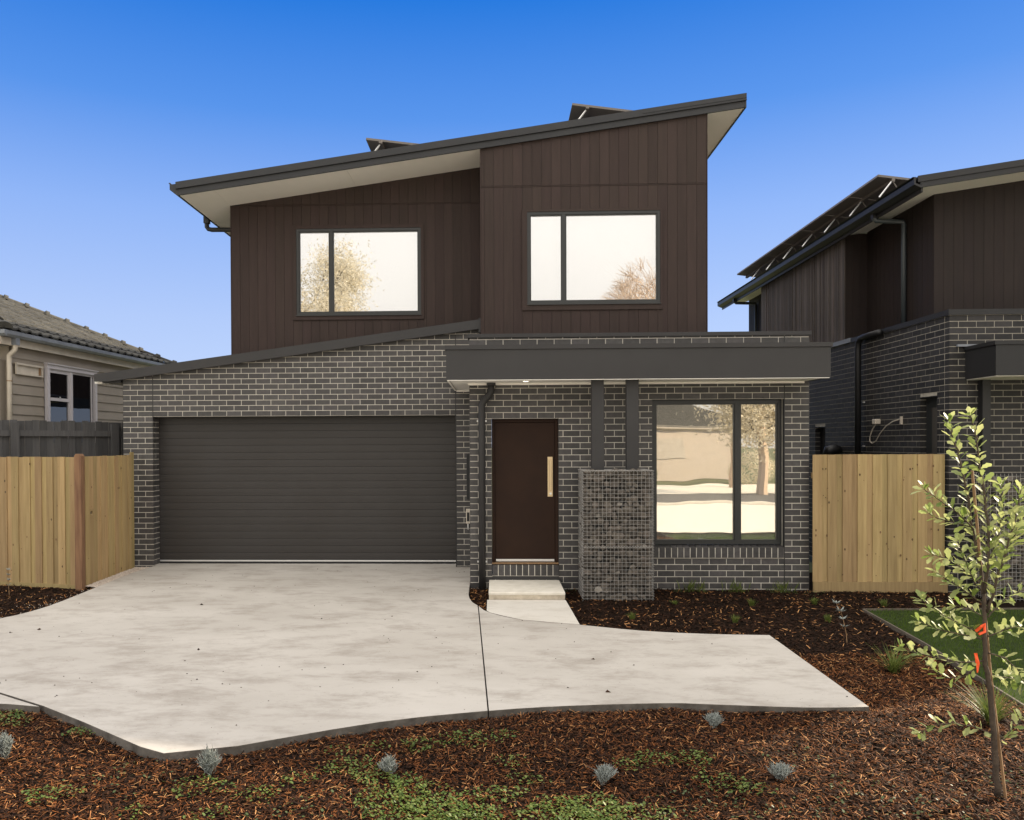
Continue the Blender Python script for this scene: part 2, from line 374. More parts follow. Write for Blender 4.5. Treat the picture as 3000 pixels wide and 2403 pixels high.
def bedz(x, y):
    b = gz(x,y) - (.05 if x < -4.5 and y > 8.8 else .075-.012*min(1,max(0,(7.2-y)/.8))*(1+.6*min(1,max(0,(x-.6)/1.2))))
    return b + .026*noise.noise(Vector((x*1.3,y*1.3,3.))) + .008*noise.noise(Vector((x*6,y*6,1.)))
# mulch bed surface
nx, ny = 230, 110; xs = np.linspace(-10, 9.5, nx); ys = np.linspace(2.6, 12.45, ny)
V = [(x, y, bedz(x,y) if y < 12 else bedz(x,y)-.02) for y in ys for x in xs]
F = [(j*nx+i, j*nx+i+1, (j+1)*nx+i+1, (j+1)*nx+i) for j in range(ny-1) for i in range(nx-1)]
soup('garden_bed', V, F, M_bed, kind='structure', smooth=True)

# driveway polygon (x,y), slopes down towards the street
def smooth_pts(P, n=4):
    out = []
    for i in range(len(P)-1):
        p0 = P[max(i-1,0)]; p1 = P[i]; p2 = P[i+1]; p3 = P[min(i+2,len(P)-1)]
        for k in range(n):
            t = k/n
            out.append(tuple(.5*((2*p1[c])+(-p0[c]+p2[c])*t+(2*p0[c]-5*p1[c]+4*p2[c]-p3[c])*t*t+(-p0[c]+3*p1[c]-3*p2[c]+p3[c])*t**3) for c in (0,1)))
    out.append(P[-1]); return out
right_arc = smooth_pts([(-.372,12.44),(-.372,10.85),(-.36,10.35),(-.31,10.02),(-.225,9.80),(-.085,9.45),(.30,9.10),(.90,8.90),(1.585,8.64),(2.25,8.52),(2.919,8.48)], 3)
front = smooth_pts([(2.971,6.351),(2.473,6.325),(1.741,6.38),(1.363,6.40),(.59,6.325),(-.066,6.20),(-.89,5.95),(-1.834,5.48)], 3)+[(-2.31,5.345)]
left_edge = smooth_pts([(-8.6,7.9),(-7.2,8.35),(-6.3,8.75),(-5.872,9.074),(-5.66,9.68),(-5.63,10.83),(-5.62,11.9),(-5.545,12.44)], 3)
def slab(poly, name, parent, m=M_conc, th=.14, off=0., bev=.012):
    bm = bmesh.new(); vs_ = [bm.verts.new((x,y,gz(x,y)+off)) for x,y in poly]; f = bm.faces.new(vs_)
    if f.normal.z < 0: bmesh.ops.reverse_faces(bm, faces=[f])
    bm.normal_update(); 
    if f.normal.z < 0: f.normal_flip()
    ret = bmesh.ops.extrude_face_region(bm, geom=[f])
    dn = [g for g in ret['geom'] if isinstance(g, bmesh.types.BMVert)]
    for v in dn: v.co.z -= th
    bmesh.ops.recalc_face_normals(bm, faces=bm.faces)
    tops = [e for e in bm.edges if abs(e.verts[0].co.z-gz(e.verts[0].co.x,e.verts[0].co.y)-off) < 1e-4 and abs(e.verts[1].co.z-gz(e.verts[1].co.x,e.verts[1].co.y)-off) < 1e-4]
    if bev: bmesh.ops.bevel(bm, geom=tops, offset=bev, segments=2, affect='EDGES', profile=.6)
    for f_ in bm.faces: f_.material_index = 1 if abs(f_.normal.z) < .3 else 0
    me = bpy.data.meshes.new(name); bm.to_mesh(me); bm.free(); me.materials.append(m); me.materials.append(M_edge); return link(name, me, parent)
drv = tag(bpy.data.objects.new('driveway', None), kind='structure'); C.objects.link(drv)
# joint splits it at x ~ -.225 -> -.066
ja, jb = (-.225,9.80), (-.066,6.20)
ia = min(range(len(right_arc)), key=lambda i: math.dist(right_arc[i], ja)); ib = min(range(len(front)), key=lambda i: math.dist(front[i], jb))
g = .005
slab_right = [(x,y) for x,y in right_arc[ia:]] + front[:ib+1]
slab_right[0] = (right_arc[ia][0]+g, right_arc[ia][1]); slab_right[-1] = (front[ib][0]+g, front[ib][1])
slab_left = [(right_arc[ia][0]-g, right_arc[ia][1]), (front[ib][0]-g, front[ib][1])] + front[ib+1:] + [(-2.52,5.45),(-3.173,5.90),(-3.686,6.235),(-4.238,6.54),(-8.6,8.0-.9)] + left_edge + [(-5.545,12.74),(-.635,12.74),(-.635,12.44)] + right_arc[:ia]
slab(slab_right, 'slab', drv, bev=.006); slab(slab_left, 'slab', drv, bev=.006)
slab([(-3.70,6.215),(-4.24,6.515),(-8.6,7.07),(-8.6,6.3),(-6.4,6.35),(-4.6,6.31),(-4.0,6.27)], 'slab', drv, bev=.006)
pth = tag(bpy.data.objects.new('path', None), kind='structure'); C.objects.link(pth)
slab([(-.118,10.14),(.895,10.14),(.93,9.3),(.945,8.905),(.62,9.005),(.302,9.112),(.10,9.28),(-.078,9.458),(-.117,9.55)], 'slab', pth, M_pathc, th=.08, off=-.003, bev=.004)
# low concrete step at the door
st = thing('concrete_step', 'pale concrete step in front of the brown front door', 'step', (.4,10.6,-.1))
def rel(o, par): o.location = tuple(-c for c in par.location); return o
rel(bx('tread', M_step, st, -.098,.892,10.15,11.09,-.012,.024, .006), st)
rel(bx('riser', M_riser, st, -.094,.888,10.155,11.09,-.12,-.012), st)
rel(bx('side_strip', M_dark, st, .893,.899,10.3,11.09,-.12,.03), st)  # thin black strip along the step's right side

# ================================================================== MAIN HOUSE
house = thing('house', 'two storey house with dark brick base, brown timber cladding and sloping roof', 'house')
YG, YD, YU, YL, YF, YC = 12.5, 11.12, 12.35, 13.15, 12.3, 10.45
specs = []
# --- garage wall
XL, XR = -6.02, -.369
def gtop(x): return 3.085+.1325*(x+6.437)
gw = MB()
gw.box(XL+.003,-5.538,YG+.003,YG+.236,-.15,2.408); gw.box(-.622,XR+.3,YG+.003,YG+.236,-.15,2.408)
gw.prism([(XL+.006,2.408),(XR+.12,2.408),(XR+.12,gtop(XR)-.02),(XL+.006,gtop(XL)-.02)], 'y', YG+.003, YG+.236)
gw.box(XL+.006,XL+.22,YG+.236,18.,-.15,2.9)
gw_o = gw.build('garage_wall', M_mortar, house)
hole = [(-5.54,-.633,-1,2.408)]
specs += courses_x(gw_o, XL, -5.535, YG, 0, 0, 3.05, retR=True, top=lambda x: gtop(x)-.143, zbase=-.1)
specs += [s for s in courses_x(gw_o, -5.525, -.638, YG, 0, 0, 3.8, top=lambda x: gtop(x)-.143, zbase=2.408) if s[5] > 2.40]
specs += courses_x(gw_o, -.628, -.25, YG, 0, 1, 3.78, retL=True, top=lambda x: gtop(x)-.143, zbase=-.1)
specs_side = courses_y(gw_o, XL, -1, YG+.12, 15.5, 0, 1, 2.9, zbase=-.1)
bx('lintel', M_dark, house, -5.54,-.633,YG+.01,YG+.23,2.400,2.408)
bx('expansion_joint', M_dark, house, -5.5365,-5.5235,YG-.0015,YG+.05,2.40,3.06)
bx('expansion_joint', M_dark, house, -.6395,-.6265,YG-.0015,YG+.05,-.05,3.69)
# --- front wing
WL, WR = -.369, 4.377
ww = MB()
y0, y1 = YD+.003, YD+.236
ww.box(WL+.006,-.062,y0,y1,-.3,3.45); ww.box(.892,2.197,y0,y1,-.3,3.45); ww.box(4.029,WR-.006,y0,y1,-.3,3.45)
ww.box(-.062,.892,y0,y1,2.303,3.45); ww.box(-.062,.892,y0,y1,-.3,.075); ww.box(2.197,4.029,y0,y1,2.561,3.45); ww.box(2.197,4.029,y0,y1,-.3,.335)
ww.box(WL+.006,WL+.2,y1,12.34,-.3,3.45); ww.box(WR-.2,WR-.006,y1,19,-.3,3.45)
ww_o = ww.build('front_wall', M_mortar, house)
Z0 = 2.303-30*.086
hs_ = [(-.057,.887,.06,2.303),(2.202,4.024,.335,2.561)]
sp = courses_x(ww_o, WL, 4.028, YD, Z0, 0, 3.44, holes=hs_, zbase=-.2)
sp = [s for s in sp if not (s[1] > 4.024+.003)]
sp += courses_x(ww_o, 4.038, WR, YD, Z0, 1, 3.44, zbase=-.2, phase=.1)
specs += [s for s in sp if not (s[5] > 2.80 and s[6] < 3.20)]
for s in [s for s in sp if (s[5] > 2.80 and s[6] < 3.20)]: specs_side.append(s)
specs_side += courses_y(ww_o, WR, 1, YD+.12, 15, Z0, 0, 3.44, zbase=-.2) + courses_y(ww_o, WL, -1, YD+.12, 12.45, Z0, 0, 3.44, zbase=-.2)
bx('expansion_joint', M_dark, house, 4.0265,4.0395,YD-.0015,YD+.05,-.1,3.44)
emit_bricks([s for s in specs], 300)
mb = MB()
for s in specs_side: mb.box(*s[1:])
mb.build('brick', M_brick, house)['kind'] = 'stuff'
# reveals and sill bricks (rowlock)
rs = MB()
sill = bx('window_sill', M_mortar, house, 2.20,4.02,YD-.0205,YD+.12,.335,.4765)
for i in range(21):
    x = 2.206+i*.0868
    p = MB().prism([(YD-.022,.338),(YD+.12,.338),(YD+.12,.508),(YD-.022,.478)], 'x', x, x+.0768).build('brick', M_brick, sill)
dsill = bx('door_sill', M_mortar, house, -.05,.88,YD-.0125,YD+.14,.075,.2305)
for i in range(11):
    x = -.050+i*.0858
    MB().prism([(YD-.014,.08),(YD+.14,.08),(YD+.14,.240),(YD-.014,.232)], 'x', x, x+.0758).build('brick', M_brick, dsill)
bx('door_ledge', M_char, house, -.05,.885,YD-.012,YD+.02,.024,.074)
bx('timber_threshold', M_stake, house, -.055,.885,YD+.005,YD+.2,.2415,.258)

# --- garage door
gd = bx('garage_door', M_gdoor, house, -5.60,-.58,YG+.27,YG+.30,.0,2.50)
for i in range(20):
    z = .06+i*.1175
    MB().prism([(YG+.242,z+.002),(YG+.2445,z),(YG+.27,z),(YG+.27,z+.1165),(YG+.2445,z+.1165),(YG+.242,z+.1145),(YG+.2405,z+.06)], 'x', -5.60, -.58).build('panel', M_gdoor, gd)
bx('bottom_seal', M_silver, gd, -5.545,-.635,YG+.235,YG+.262,.034,.056)
bx('rubber_strip', M_dark, gd, -5.545,-.635,YG+.24,YG+.26,.0,.034)
# --- garage roof and fascia
roofg = MB().prism([(-6.437,gtop(-6.437)-.02),(-.25,gtop(-.25)-.02),(-.25,gtop(-.25)+.0),(-6.437,gtop(-6.437)+.0)], 'y', 12.44, 13.15).build('garage_roof', M_char, house)
mb = MB().prism([(-6.437,gtop(-6.437)-.02),(-4.46,gtop(-4.46)-.02),(-4.46,gtop(-4.46)),(-6.437,gtop(-6.437))], 'y', 13.15, 18.5)
mb.build('roof_sheet', M_char, roofg)
for i in range(30):
    x = -6.3+i*.2
    ye = 13.14 if x > -4.5 else 18.4
    MB().prism([(x,gtop(x)+.001),(x+.07,gtop(x+.07)+.001),(x+.055,gtop(x)+.026),(x+.02,gtop(x)+.022)], 'y', 12.5, ye).build('roof_rib', M_char, roofg)
MB().prism([(-6.437,gtop(-6.437)-.11),(-6.2,gtop(-6.2)-.143),(-.262,gtop(-.262)-.143),(-.262,gtop(-.262)+.004),(-6.437,gtop(-6.437)+.004)], 'y', 12.39, 12.44).build('garage_fascia', M_char, house)
bx('fascia_end', M_char, house, -.262,-.225,12.38,12.46,3.70,3.93)
MB().prism([(-6.30,2.955),(-6.025,2.955),(-6.025,3.02),(-6.36,2.985)], 'y', 12.44, 18).build('eave_box', M_charN, house)
bx('gutter_end', M_white, house, -6.46,-6.335,12.46,12.8,2.945,2.985)

# --- upper storey cladding
def roof_t(x): return 6.105+.1372*(x+5.04)
def roof_b(x): return roof_t(x)-.205
def clad(parent, xa, xb, yf, zb, ztf, joint, win, pitch=.15, phase=0., topz=None, m=M_clad, name='board'):
    x = xa+phase
    if phase: x -= pitch
    while x < xb-.004:
        p_, q_ = max(x+.0018,xa), min(x+pitch-.0018,xb)
        cuts = [p_]+[e for e in (win[:2] if win else ()) if p_+.004 < e < q_-.004]+[q_]
        for p, q in zip(cuts[:-1], cuts[1:]):
          if q-p > .008:
              spans = [(zb(p),zb(q),joint-.012,joint-.012),(joint+.012,joint+.012,ztf(p),ztf(q))] if joint else [(zb(p),zb(q),ztf(p),ztf(q))]
              for a0,a1,b0,b1 in spans:
                  parts = [(a0,a1,b0,b1)]
                  if win and q > win[0]+.003 and p < win[1]-.003 and a0 < win[3] and b0 > win[2]:
                      parts = [(a0,a1,win[2],win[2]),(win[3],win[3],b0,b1)]
                  for c0,c1,d0,d1 in parts:
                      if d0-c0 < .02: continue
                      pts = [(p,c0),(q,c1),(q,d1),(p,d0)]
                      if win and (p < win[0] < q or p < win[1] < q) and (c0 < win[3] and d0 > win[2]):
                          pass
                      dy = random.uniform(-.0008,.0008)
                      MB().prism(pts, 'y', yf+dy, yf+.018).build(name, m, parent)
        x += pitch
wallU = MB()
UWL, UWR = -.215, 3.29
def holed(mb, xa, xb, zb_, ztf, yf, wn_):
    x0_, x1_, z0_, z1_ = wn_
    mb.prism([(xa,zb_),(x0_,zb_),(x0_,ztf(x0_)),(xa,ztf(xa))], 'y', yf, yf+.082)
    mb.prism([(x1_,zb_),(xb,zb_),(xb,ztf(xb)),(x1_,ztf(x1_))], 'y', yf, yf+.082)
    mb.box(x0_,x1_,yf,yf+.082,zb_,z0_); mb.prism([(x0_,z1_),(x1_,z1_),(x1_,ztf(x1_)),(x0_,ztf(x0_))], 'y', yf, yf+.082)
holed(wallU, UWL+.01, UWR-.01, 3.3, lambda x: roof_b(x)+.05, YU+.018, (.51,2.565,4.135,5.564))
wallU.box(UWR-.09,UWR-.004,YU+.018,22,3.3,roof_b(UWR)+.04)
wallU.box(UWL+.004,UWL+.09,YU+.018,YL,3.3,roof_b(UWL)+.0)
wu = wallU.build('upper_wall', M_dark, house)
LWL = -4.45
wl_ = MB(); holed(wl_, LWL+.01, UWL, 3.2, lambda x: roof_b(x)+.05, YL+.018, (-3.336,-1.243,4.129,5.568))
wl_.box(LWL+.004,LWL+.09,YL+.018,22,3.0,roof_b(LWL)+.03)
wl = wl_.build('upper_wall', M_dark, house)
JZ = 5.975
wR = (.425,2.606,4.034,5.608); wLn = (-3.398,-1.187,4.043,5.632)
clad(wu, UWL, UWR, YU, lambda x: 3.50, lambda x: roof_b(x)+.02, JZ, wR, phase=.05)
clad(wl, LWL, UWL-.002, YL, lambda x: max(3.3,gtop(x)-.05), lambda x: roof_b(x)+.02, JZ, wLn)
bx('joint_flashing', M_clad, house, UWL,UWR+.002,YU-.004,YU+.017,JZ-.009,JZ+.006)
bx('joint_flashing', M_clad, house, LWL,UWL-.004,YL-.004,YL+.017,JZ-.009,JZ+.006)
bx('corner_trim', M_clad, house, UWR-.002,UWR+.012,YU-.006,YU+.06,3.5,roof_b(UWR)+.01)
bx('corner_trim', M_clad, house, LWL-.012,LWL+.002,YL-.006,YL+.06,3.2,roof_b(LWL)+.01)
bx('corner_trim', M_clad, house, UWL-.012,UWL+.002,YU-.006,YU+.06,3.5,roof_b(UWL)+.01)
# side cladding (seen only from another position)
for xx, yy0, sg in ((UWR, YU+.06, 1), (LWL, YL+.06, -1), (UWL, YU+.06, -1)):
    mb = MB(); y = yy0; ye = YL if xx == UWL else 22
    while y < ye: mb.box(min(xx,xx+.012*sg)-.0,max(xx,xx+.012*sg),y+.003,min(y+.147,ye),3.3,roof_b(xx)+.01); y += .15
    o = mb.build('board', M_clad, wu if sg == 1 or xx == UWL else wl); o['kind'] = 'stuff'

def window(parent, x0,x1,z0,z1, yf, split, trim=None, glass=M_glass, fr=.045, mull=.055, blind_top=None, rec=.0, sash=True):
    """aluminium window: frame, mullion, two panes with a small opening sash on the side of `split`"""
    d0, d1 = yf-.012+rec, yf+.09+rec
    mb = MB(); mb.box(x0,x1,d0,d1,z0,z0+fr); mb.box(x0,x1,d0,d1,z1-fr,z1); mb.box(x0,x0+fr,d0+.001,d1,z0+fr,z1-fr); mb.box(x1-fr,x1,d0+.001,d1,z0+fr,z1-fr)
    mb.box(split-mull/2,split+mull/2,d0+.002,d1,z0+fr,z1-fr)
    wd = mb.build('window', M_frame, parent)
    # inner bead of every light
    for a, b in ((x0+fr,split-mull/2),(split+mull/2,x1-fr)):
        w_ = .016
        q = MB(); q.box(a,b,d0+.012,d1-.02,z0+fr,z0+fr+w_); q.box(a,b,d0+.012,d1-.02,z1-fr-w_,z1-fr); q.box(a,a+w_,d0+.013,d1-.02,z0+fr+w_,z1-fr-w_); q.box(b-w_,b,d0+.013,d1-.02,z0+fr+w_,z1-fr-w_)
        q.build('sash', M_frame, wd)
        bx('pane', glass, wd, a+w_*.5,b-w_*.5,d0+.034,d0+.040,z0+fr+w_*.5,z1-fr-w_*.5)
    bx('white_backing', M_backing, wd, x0+fr,x1-fr,d1+.01,d1+.014,z0+fr,z1-fr)  # white sheet added behind the glass so the panes look bright
    return wd
window(house, .505,2.57,4.13,5.569, YU, 1.075)
window(house, -3.341,-1.238,4.124,5.573, YL, -2.752)
def trimframe(x0,x1,z0,z1,ix0,ix1,iz0,iz1,yf,name='window_trim'):
    mb = MB(); a = yf-.022
    mb.box(x0,ix0,a,yf-.001,z0,z1); mb.box(ix1,x1,a,yf-.001,z0,z1); mb.box(ix0,ix1,a,yf-.001,z0,iz0); mb.box(ix0,ix1,a,yf-.001,iz1,z1)
    return mb.build(name, M_clad, house)
trimframe(.425,2.606,4.034,5.608,.505,2.57,4.13,5.569,YU)
trimframe(-3.398,-1.187,4.043,5.632,-3.341,-1.238,4.124,5.573,YL)
bx('sill_flashing', M_frame, house, .50,2.58,YU-.04,YU-.023,4.115,4.129)
bx('sill_flashing', M_frame, house, -3.35,-1.23,YL-.04,YL-.023,4.109,4.123)
# lower window, recessed in the brick
wlow = window(house, 2.215,4.018,.515,2.555, YD+.09, 3.41, glass=M_glasslow, fr=.05, mull=.075)
bx('lintel', M_dark, house, -.055,.885,YD+.004,YD+.2,2.298,2.3025); bx('lintel', M_dark, house, 2.204,4.022,YD+.004,YD+.2,2.5565,2.5605)
bx('door_backing', M_dark, house, -.05,.88,YD+.18,YD+.20,.10,2.30)
# --- front door
fd = MB(); fd.box(-.055,-.015,YD+.07,YD+.17,.26,2.30); fd.box(.845,.885,YD+.07,YD+.17,.26,2.30); fd.box(-.015,.845,YD+.07,YD+.17,2.255,2.30)
dfr = fd.build('door_frame', M_door, house)
door = bx('front_door', M_door, house, -.012,.842,YD+.10,YD+.145,.262,2.252, .003)
hd = MB(); 
bx('kick_strip', M_silver, door, .0,.83,YD+.092,YD+.099,.268,.300)
hp = bx('handle', M_gold, door, .738,.812,YD+.088,YD+.099,1.19,1.76, .004)
bx('grip', M_gold, hp if False else door, .768,.79,YD+.050,YD+.064,1.28,1.72, .004)
MB().tube([(.779,YD+.086,1.235),(.779,YD+.07,1.235)], .017, 16).build('lock_cylinder', M_silver, door)
for z in (1.30,1.70): MB().tube([(.779,YD+.09,z),(.779,YD+.06,z)], .006, 8).build('grip_standoff', M_gold, door)

# --- main roof
rf = MB().prism([(-5.04,roof_t(-5.04)-.03),(3.88,roof_t(3.88)-.03),(3.88,roof_t(3.88)-.002),(-5.04,roof_t(-5.04)-.002)], 'y', 12.33, 22.5)
roof = rf.build('roof', M_roofm, house)
for i in range(45):
    x = -4.95+i*.195
    MB().prism([(x,roof_t(x)-.001),(x+.06,roof_t(x+.06)-.001),(x+.05,roof_t(x)+.02),(x+.015,roof_t(x)+.016)], 'y', 12.5, 22.4).build('roof_rib', M_roofm, roof)
MB().prism([(-5.0,roof_b(-5.0)),(3.86,roof_b(3.86)),(3.86,roof_t(3.86)-.09),(-5.0,roof_t(-5.0)-.09)], 'y', 12.305, 12.335).build('fascia', M_roofm, roof)
MB().prism([(-5.045,roof_t(-5.045)-.105),(3.885,roof_t(3.885)-.105),(3.885,roof_t(3.885)+.006),(-5.045,roof_t(-5.045)+.006)], 'y', 12.288, 12.303).build('barge_cap', M_roofm, roof)
MB().prism([(-5.045,roof_t(-5.045)-.106),(3.885,roof_t(3.885)-.106),(3.885,roof_t(3.885)-.096),(-5.045,roof_t(-5.045)-.096)], 'y', 12.276, 12.288).build('cap_lip', M_roofm, roof)
MB().prism([(2.3,roof_t(2.3)-.066),(3.885,roof_t(3.885)-.066),(3.885,roof_t(3.885)-.060),(2.3,roof_t(2.3)-.060)], 'y', 12.281, 12.288).build('cap_lip', M_roofm, roof)
bx('fascia', M_roofm, roof, 3.861,3.885,12.30,22.5,roof_b(3.86)-.005,roof_t(3.86)-.03)
# gutter on the low side
gt = MB().prism([(-5.165,6.10),(-5.145,6.075),(-5.145,5.99),(-5.03,5.905),(-5.02,5.905),(-5.02,6.06),(-5.04,6.06),(-5.04,5.94),(-5.12,6.0),(-5.12,6.08),(-5.14,6.105)], 'y', 12.31, 22.5)
gt.build('gutter', M_roofm, roof)
MB().prism([(-5.145,5.99),(-5.03,5.90),(-4.97,roof_b(-4.97)-.003),(-4.97,roof_t(-4.97)-.02),(-5.05,roof_t(-5.05)-.02),(-5.145,6.075)], 'y', 12.306, 12.32).build('gutter_stop', M_roofm, roof)
# soffit, raked, split into sheets
for a, b, ya, yb in ((-5.0,-4.452,12.336,13.15),(-4.448,-2.33,12.336,13.15),(-2.326,-.216,12.336,13.15)):
    MB().prism([(a,roof_b(a)+.004),(b,roof_b(b)+.004),(b,roof_b(b)+.012),(a,roof_b(a)+.012)], 'y', ya, yb).build('soffit', M_white, roof)
for a, b, y0_ in ((-5.0,-4.452,13.153),(3.292,3.86,12.336)):
    y = y0_
    while y < 22:
        MB().prism([(a,roof_b(a)+.004),(b,roof_b(b)+.004),(b,roof_b(b)+.012),(a,roof_b(a)+.012)], 'y', y, min(y+2.4,22.4)-.004).build('soffit', M_white, roof); y += 2.4
dp = MB().tube([(-5.09,13.75,5.93),(-5.085,13.75,5.80),(-5.06,13.75,5.765),(-5.0,13.75,5.75),(-4.47,13.75,5.745)], .04, 10).build('downpipe', M_roofm, house)
bx('rain_head', M_roofm, dp, -5.13,-5.04,13.70,13.80,5.86,5.99)
# --- parapet and canopy
bx('parapet_cap', M_char, house, -.39,4.40,YD-.025,YD+.27,3.447,3.500)
bx('wing_roof', M_char, house, WL+.2,WR-.2,YD+.24,12.40,3.30,3.33)
can = MB().box(-.655,4.39,YC,YC+.03,2.80,3.20); can.box(-.655,-.625,YC+.03,12.49,2.80,3.20); can.box(4.36,4.39,YC+.03,YD+1.2,2.80,3.20)
can.box(-.62,4.36,YC+.03,YD-.001,3.15,3.19); can.box(-.62,WL-.001,YD-.001,12.49,3.15,3.19)
canopy = can.build('canopy', M_char, house)
cc = MB().box(-.672,4.412,YC-.016,YC+.10,3.203,3.262); cc.box(-.672,-.60,YC+.10,12.49,3.203,3.262); cc.box(4.34,4.412,YC+.10,YD+1.2,3.203,3.262)
cc.build('cap_flashing', M_char, canopy)
so_ = MB().box(-.62,4.355,YC+.032,YD-.002,2.806,2.816); so_.box(-.62,WL-.003,YD-.002,12.49,2.806,2.816)
so_.build('soffit', M_white, canopy)
tr = MB().box(-.64,4.375,YC+.002,YC+.03,2.792,2.799); tr.box(WL-.02,4.30,YD-.03,YD-.003,2.775,2.805); tr.box(-.62,WL-.003,12.46,12.488,2.775,2.805); tr.box(-.645,-.62,YC+.03,12.46,2.79,2.799)
tr.build('soffit_trim', M_white, canopy)
bx('post', M_char, house, 1.289,1.454,10.58,10.67,1.592,2.806, .004)
bx('post', M_char, house, 1.752,1.917,10.58,10.67,1.592,2.806, .004)
dlm = mat('downlight_lens', (.9,.88,.8), .4); dlm.node_tree.nodes['Principled BSDF'].inputs['Emission Color'].default_value = (1,.9,.75,1); dlm.node_tree.nodes['Principled BSDF'].inputs['Emission Strength'].default_value = 1.5
dl = MB().tube([(.415,10.74,2.805),(.415,10.74,2.797)], .052, 20).build('downlight', M_white, canopy)
MB().tube([(.415,10.74,2.7975),(.415,10.74,2.795)], .038, 20).build('lens', dlm, dl)
# downpipe of the canopy
DX = -.195; DY = YD-.075
dpp = MB().tube([(-.06,DY,2.80),(-.06,DY,2.69),(-.075,DY,2.655),(-.175,DY,2.535),(-.193,DY,2.50),(DX,DY,2.4),(DX,DY,-.16)], .049, 14).build('downpipe', M_char, house, smooth=True)
for z in (2.27,.28):
    b_ = MB().box(DX-.07,DX+.07,DY+.05,DY+.074,z-.012,z+.012); b_.build('pipe_clip', M_silver, dpp)
bx('pipe_collar', M_char, dpp, -.122,.002,DY-.062,DY+.062,2.765,2.80)
# wall fittings beside the garage
sl = bx('wall_light', M_dark, None, -.462,-.405,12.43,12.494,1.07,1.785, .003); tag(sl, 'slim black vertical light on the brick beside the garage door', 'wall light')
mbx = bx('meter_box', M_cream, None, -.474,-.40,12.44,12.494,.68,.915, .006); tag(mbx, 'small white box with a tap on the brick beside the garage door', 'meter box')
bx('window_slot', M_dark, mbx, -.46,-.42,12.436,12.44,.72,.86)
MB().tube([(-.44,12.43,.68),(-.44,12.43,.62),(-.44,12.40,.60)], .012, 8).build('spout', M_silver, mbx)

# --- solar panels on the roofs (raised towards the left)
def solar(loc, slope, label, group, w=1.0, l=1.7, strut=None):
    t = thing('solar_panel', label, 'solar panel', loc, 0, group)
    a = math.atan(slope)
    mb = MB()
    def tr(x, z): return (x*math.cos(a)+z*math.sin(a), -x*math.sin(a)+z*math.cos(a))
    mb.prism([tr(0,-.035),tr(w,-.035),tr(w,0),tr(0,0)], 'y', 0, l); mb.build('panel', M_panelback, t)
    MB().prism([tr(.02,.0005),tr(w-.02,.0005),tr(w-.02,.004),tr(.02,.004)], 'y', .02, l-.02).build('cells', M_solar, t)
    MB().prism([tr(.23,-.085),tr(.28,-.085),tr(.28,-.035),tr(.23,-.035)], 'y', -.06 if strut != 'in' else 0, l+.02).build('rail', M_panelback, t)
    p = tr(.25,-.06); q = (p[0]-.26, p[1]-.33)
    if strut: q = (p[0]-.21, p[1]-.27)
    MB().tube([(p[0],.03,p[1]),(q[0],.03,q[1])], .014, 6).build('strut', M_silver, t)
    if strut: MB().tube([(p[0],.03,p[1]),(q[0]+.36,.03,q[1]+.03)], .010, 6).build('strut', M_panelback, t)
    return t
solar((-2.125,13.0,7.03), .13, 'raised solar panel low on the main roof, left one above the upper window', 'solar panels on the main roof')
solar((1.28,13.0,7.537), .14, 'raised solar panel near the high end of the main roof', 'solar panels on the main roof')

# ================================================================== GABION
gab = thing('gabion', 'wire cage filled with grey rocks carrying two dark posts', 'gabion', (1.6,10.65,-.19))
gx = MB(); GX0, GX1, GY0, GY1, GZ0, GZ1, GM = 1.146,2.06,10.35,10.95,-.19,1.587,.586
wr = .0019
def wire(x0,x1,y0_,y1_,z0,z1): gx.box(x0-wr,x1+wr,y0_-wr,y1_+wr,z0-wr,z1+wr)
xg = np.linspace(GX0,GX1,19); zg = list(np.linspace(GM,GZ1,21))+list(np.linspace(GZ0,GM-.012,17)); yg = np.linspace(GY0,GY1,13)
for x in xg: wire(x,x,GY0,GY0,GZ0,GZ1); wire(x,x,GY1,GY1,GZ0,GZ1); wire(x,x,GY0,GY1,GZ1,GZ1)
for z in zg: wire(GX0,GX1,GY0-.004,GY0-.004,z,z); wire(GX0-.004,GX0-.004,GY0,GY1,z,z); wire(GX1+.004,GX1+.004,GY0,GY1,z,z)
for y in yg: wire(GX0,GX0,y,y,GZ0,GZ1); wire(GX1,GX1,y,y,GZ0,GZ1); wire(GX0,GX1,y,y,GZ1+.004,GZ1+.004)
o = gx.build('wire_mesh', M_wire, gab); rel(o, gab)
def helix(p, q, rad=.011, turns_per_m=28):
    p, q = Vector(p), Vector(q); L_ = (q-p).length; n = int(L_*turns_per_m*6); d = (q-p).normalized()
    a = d.cross(Vector((0,1,0) if abs(d.y) < .9 else (1,0,0))).normalized(); b = a.cross(d)
    pts = [p+(q-p)*i/n+(a*math.cos(i*math.pi/3)+b*math.sin(i*math.pi/3))*rad for i in range(n+1)]
    return MB().tube(pts, .0028, 4)
for p, q in (((GX0,GY0,GZ1),(GX1,GY0,GZ1)),((GX0,GY0,GM),(GX1,GY0,GM)),((GX0,GY0,GZ0),(GX0,GY0,GZ1)),((GX1,GY0,GZ0),(GX1,GY0,GZ1))):
    rel(helix(p,q).build('binding_wire', M_wire, gab), gab)
rel(bx('dark_core', M_dark, gab, GX0+.07,GX1-.07,GY0+.10,GY1-.03,GZ0,GZ1-.07), gab)  # black core behind the stones, painting the shade in the gaps
rocks = []
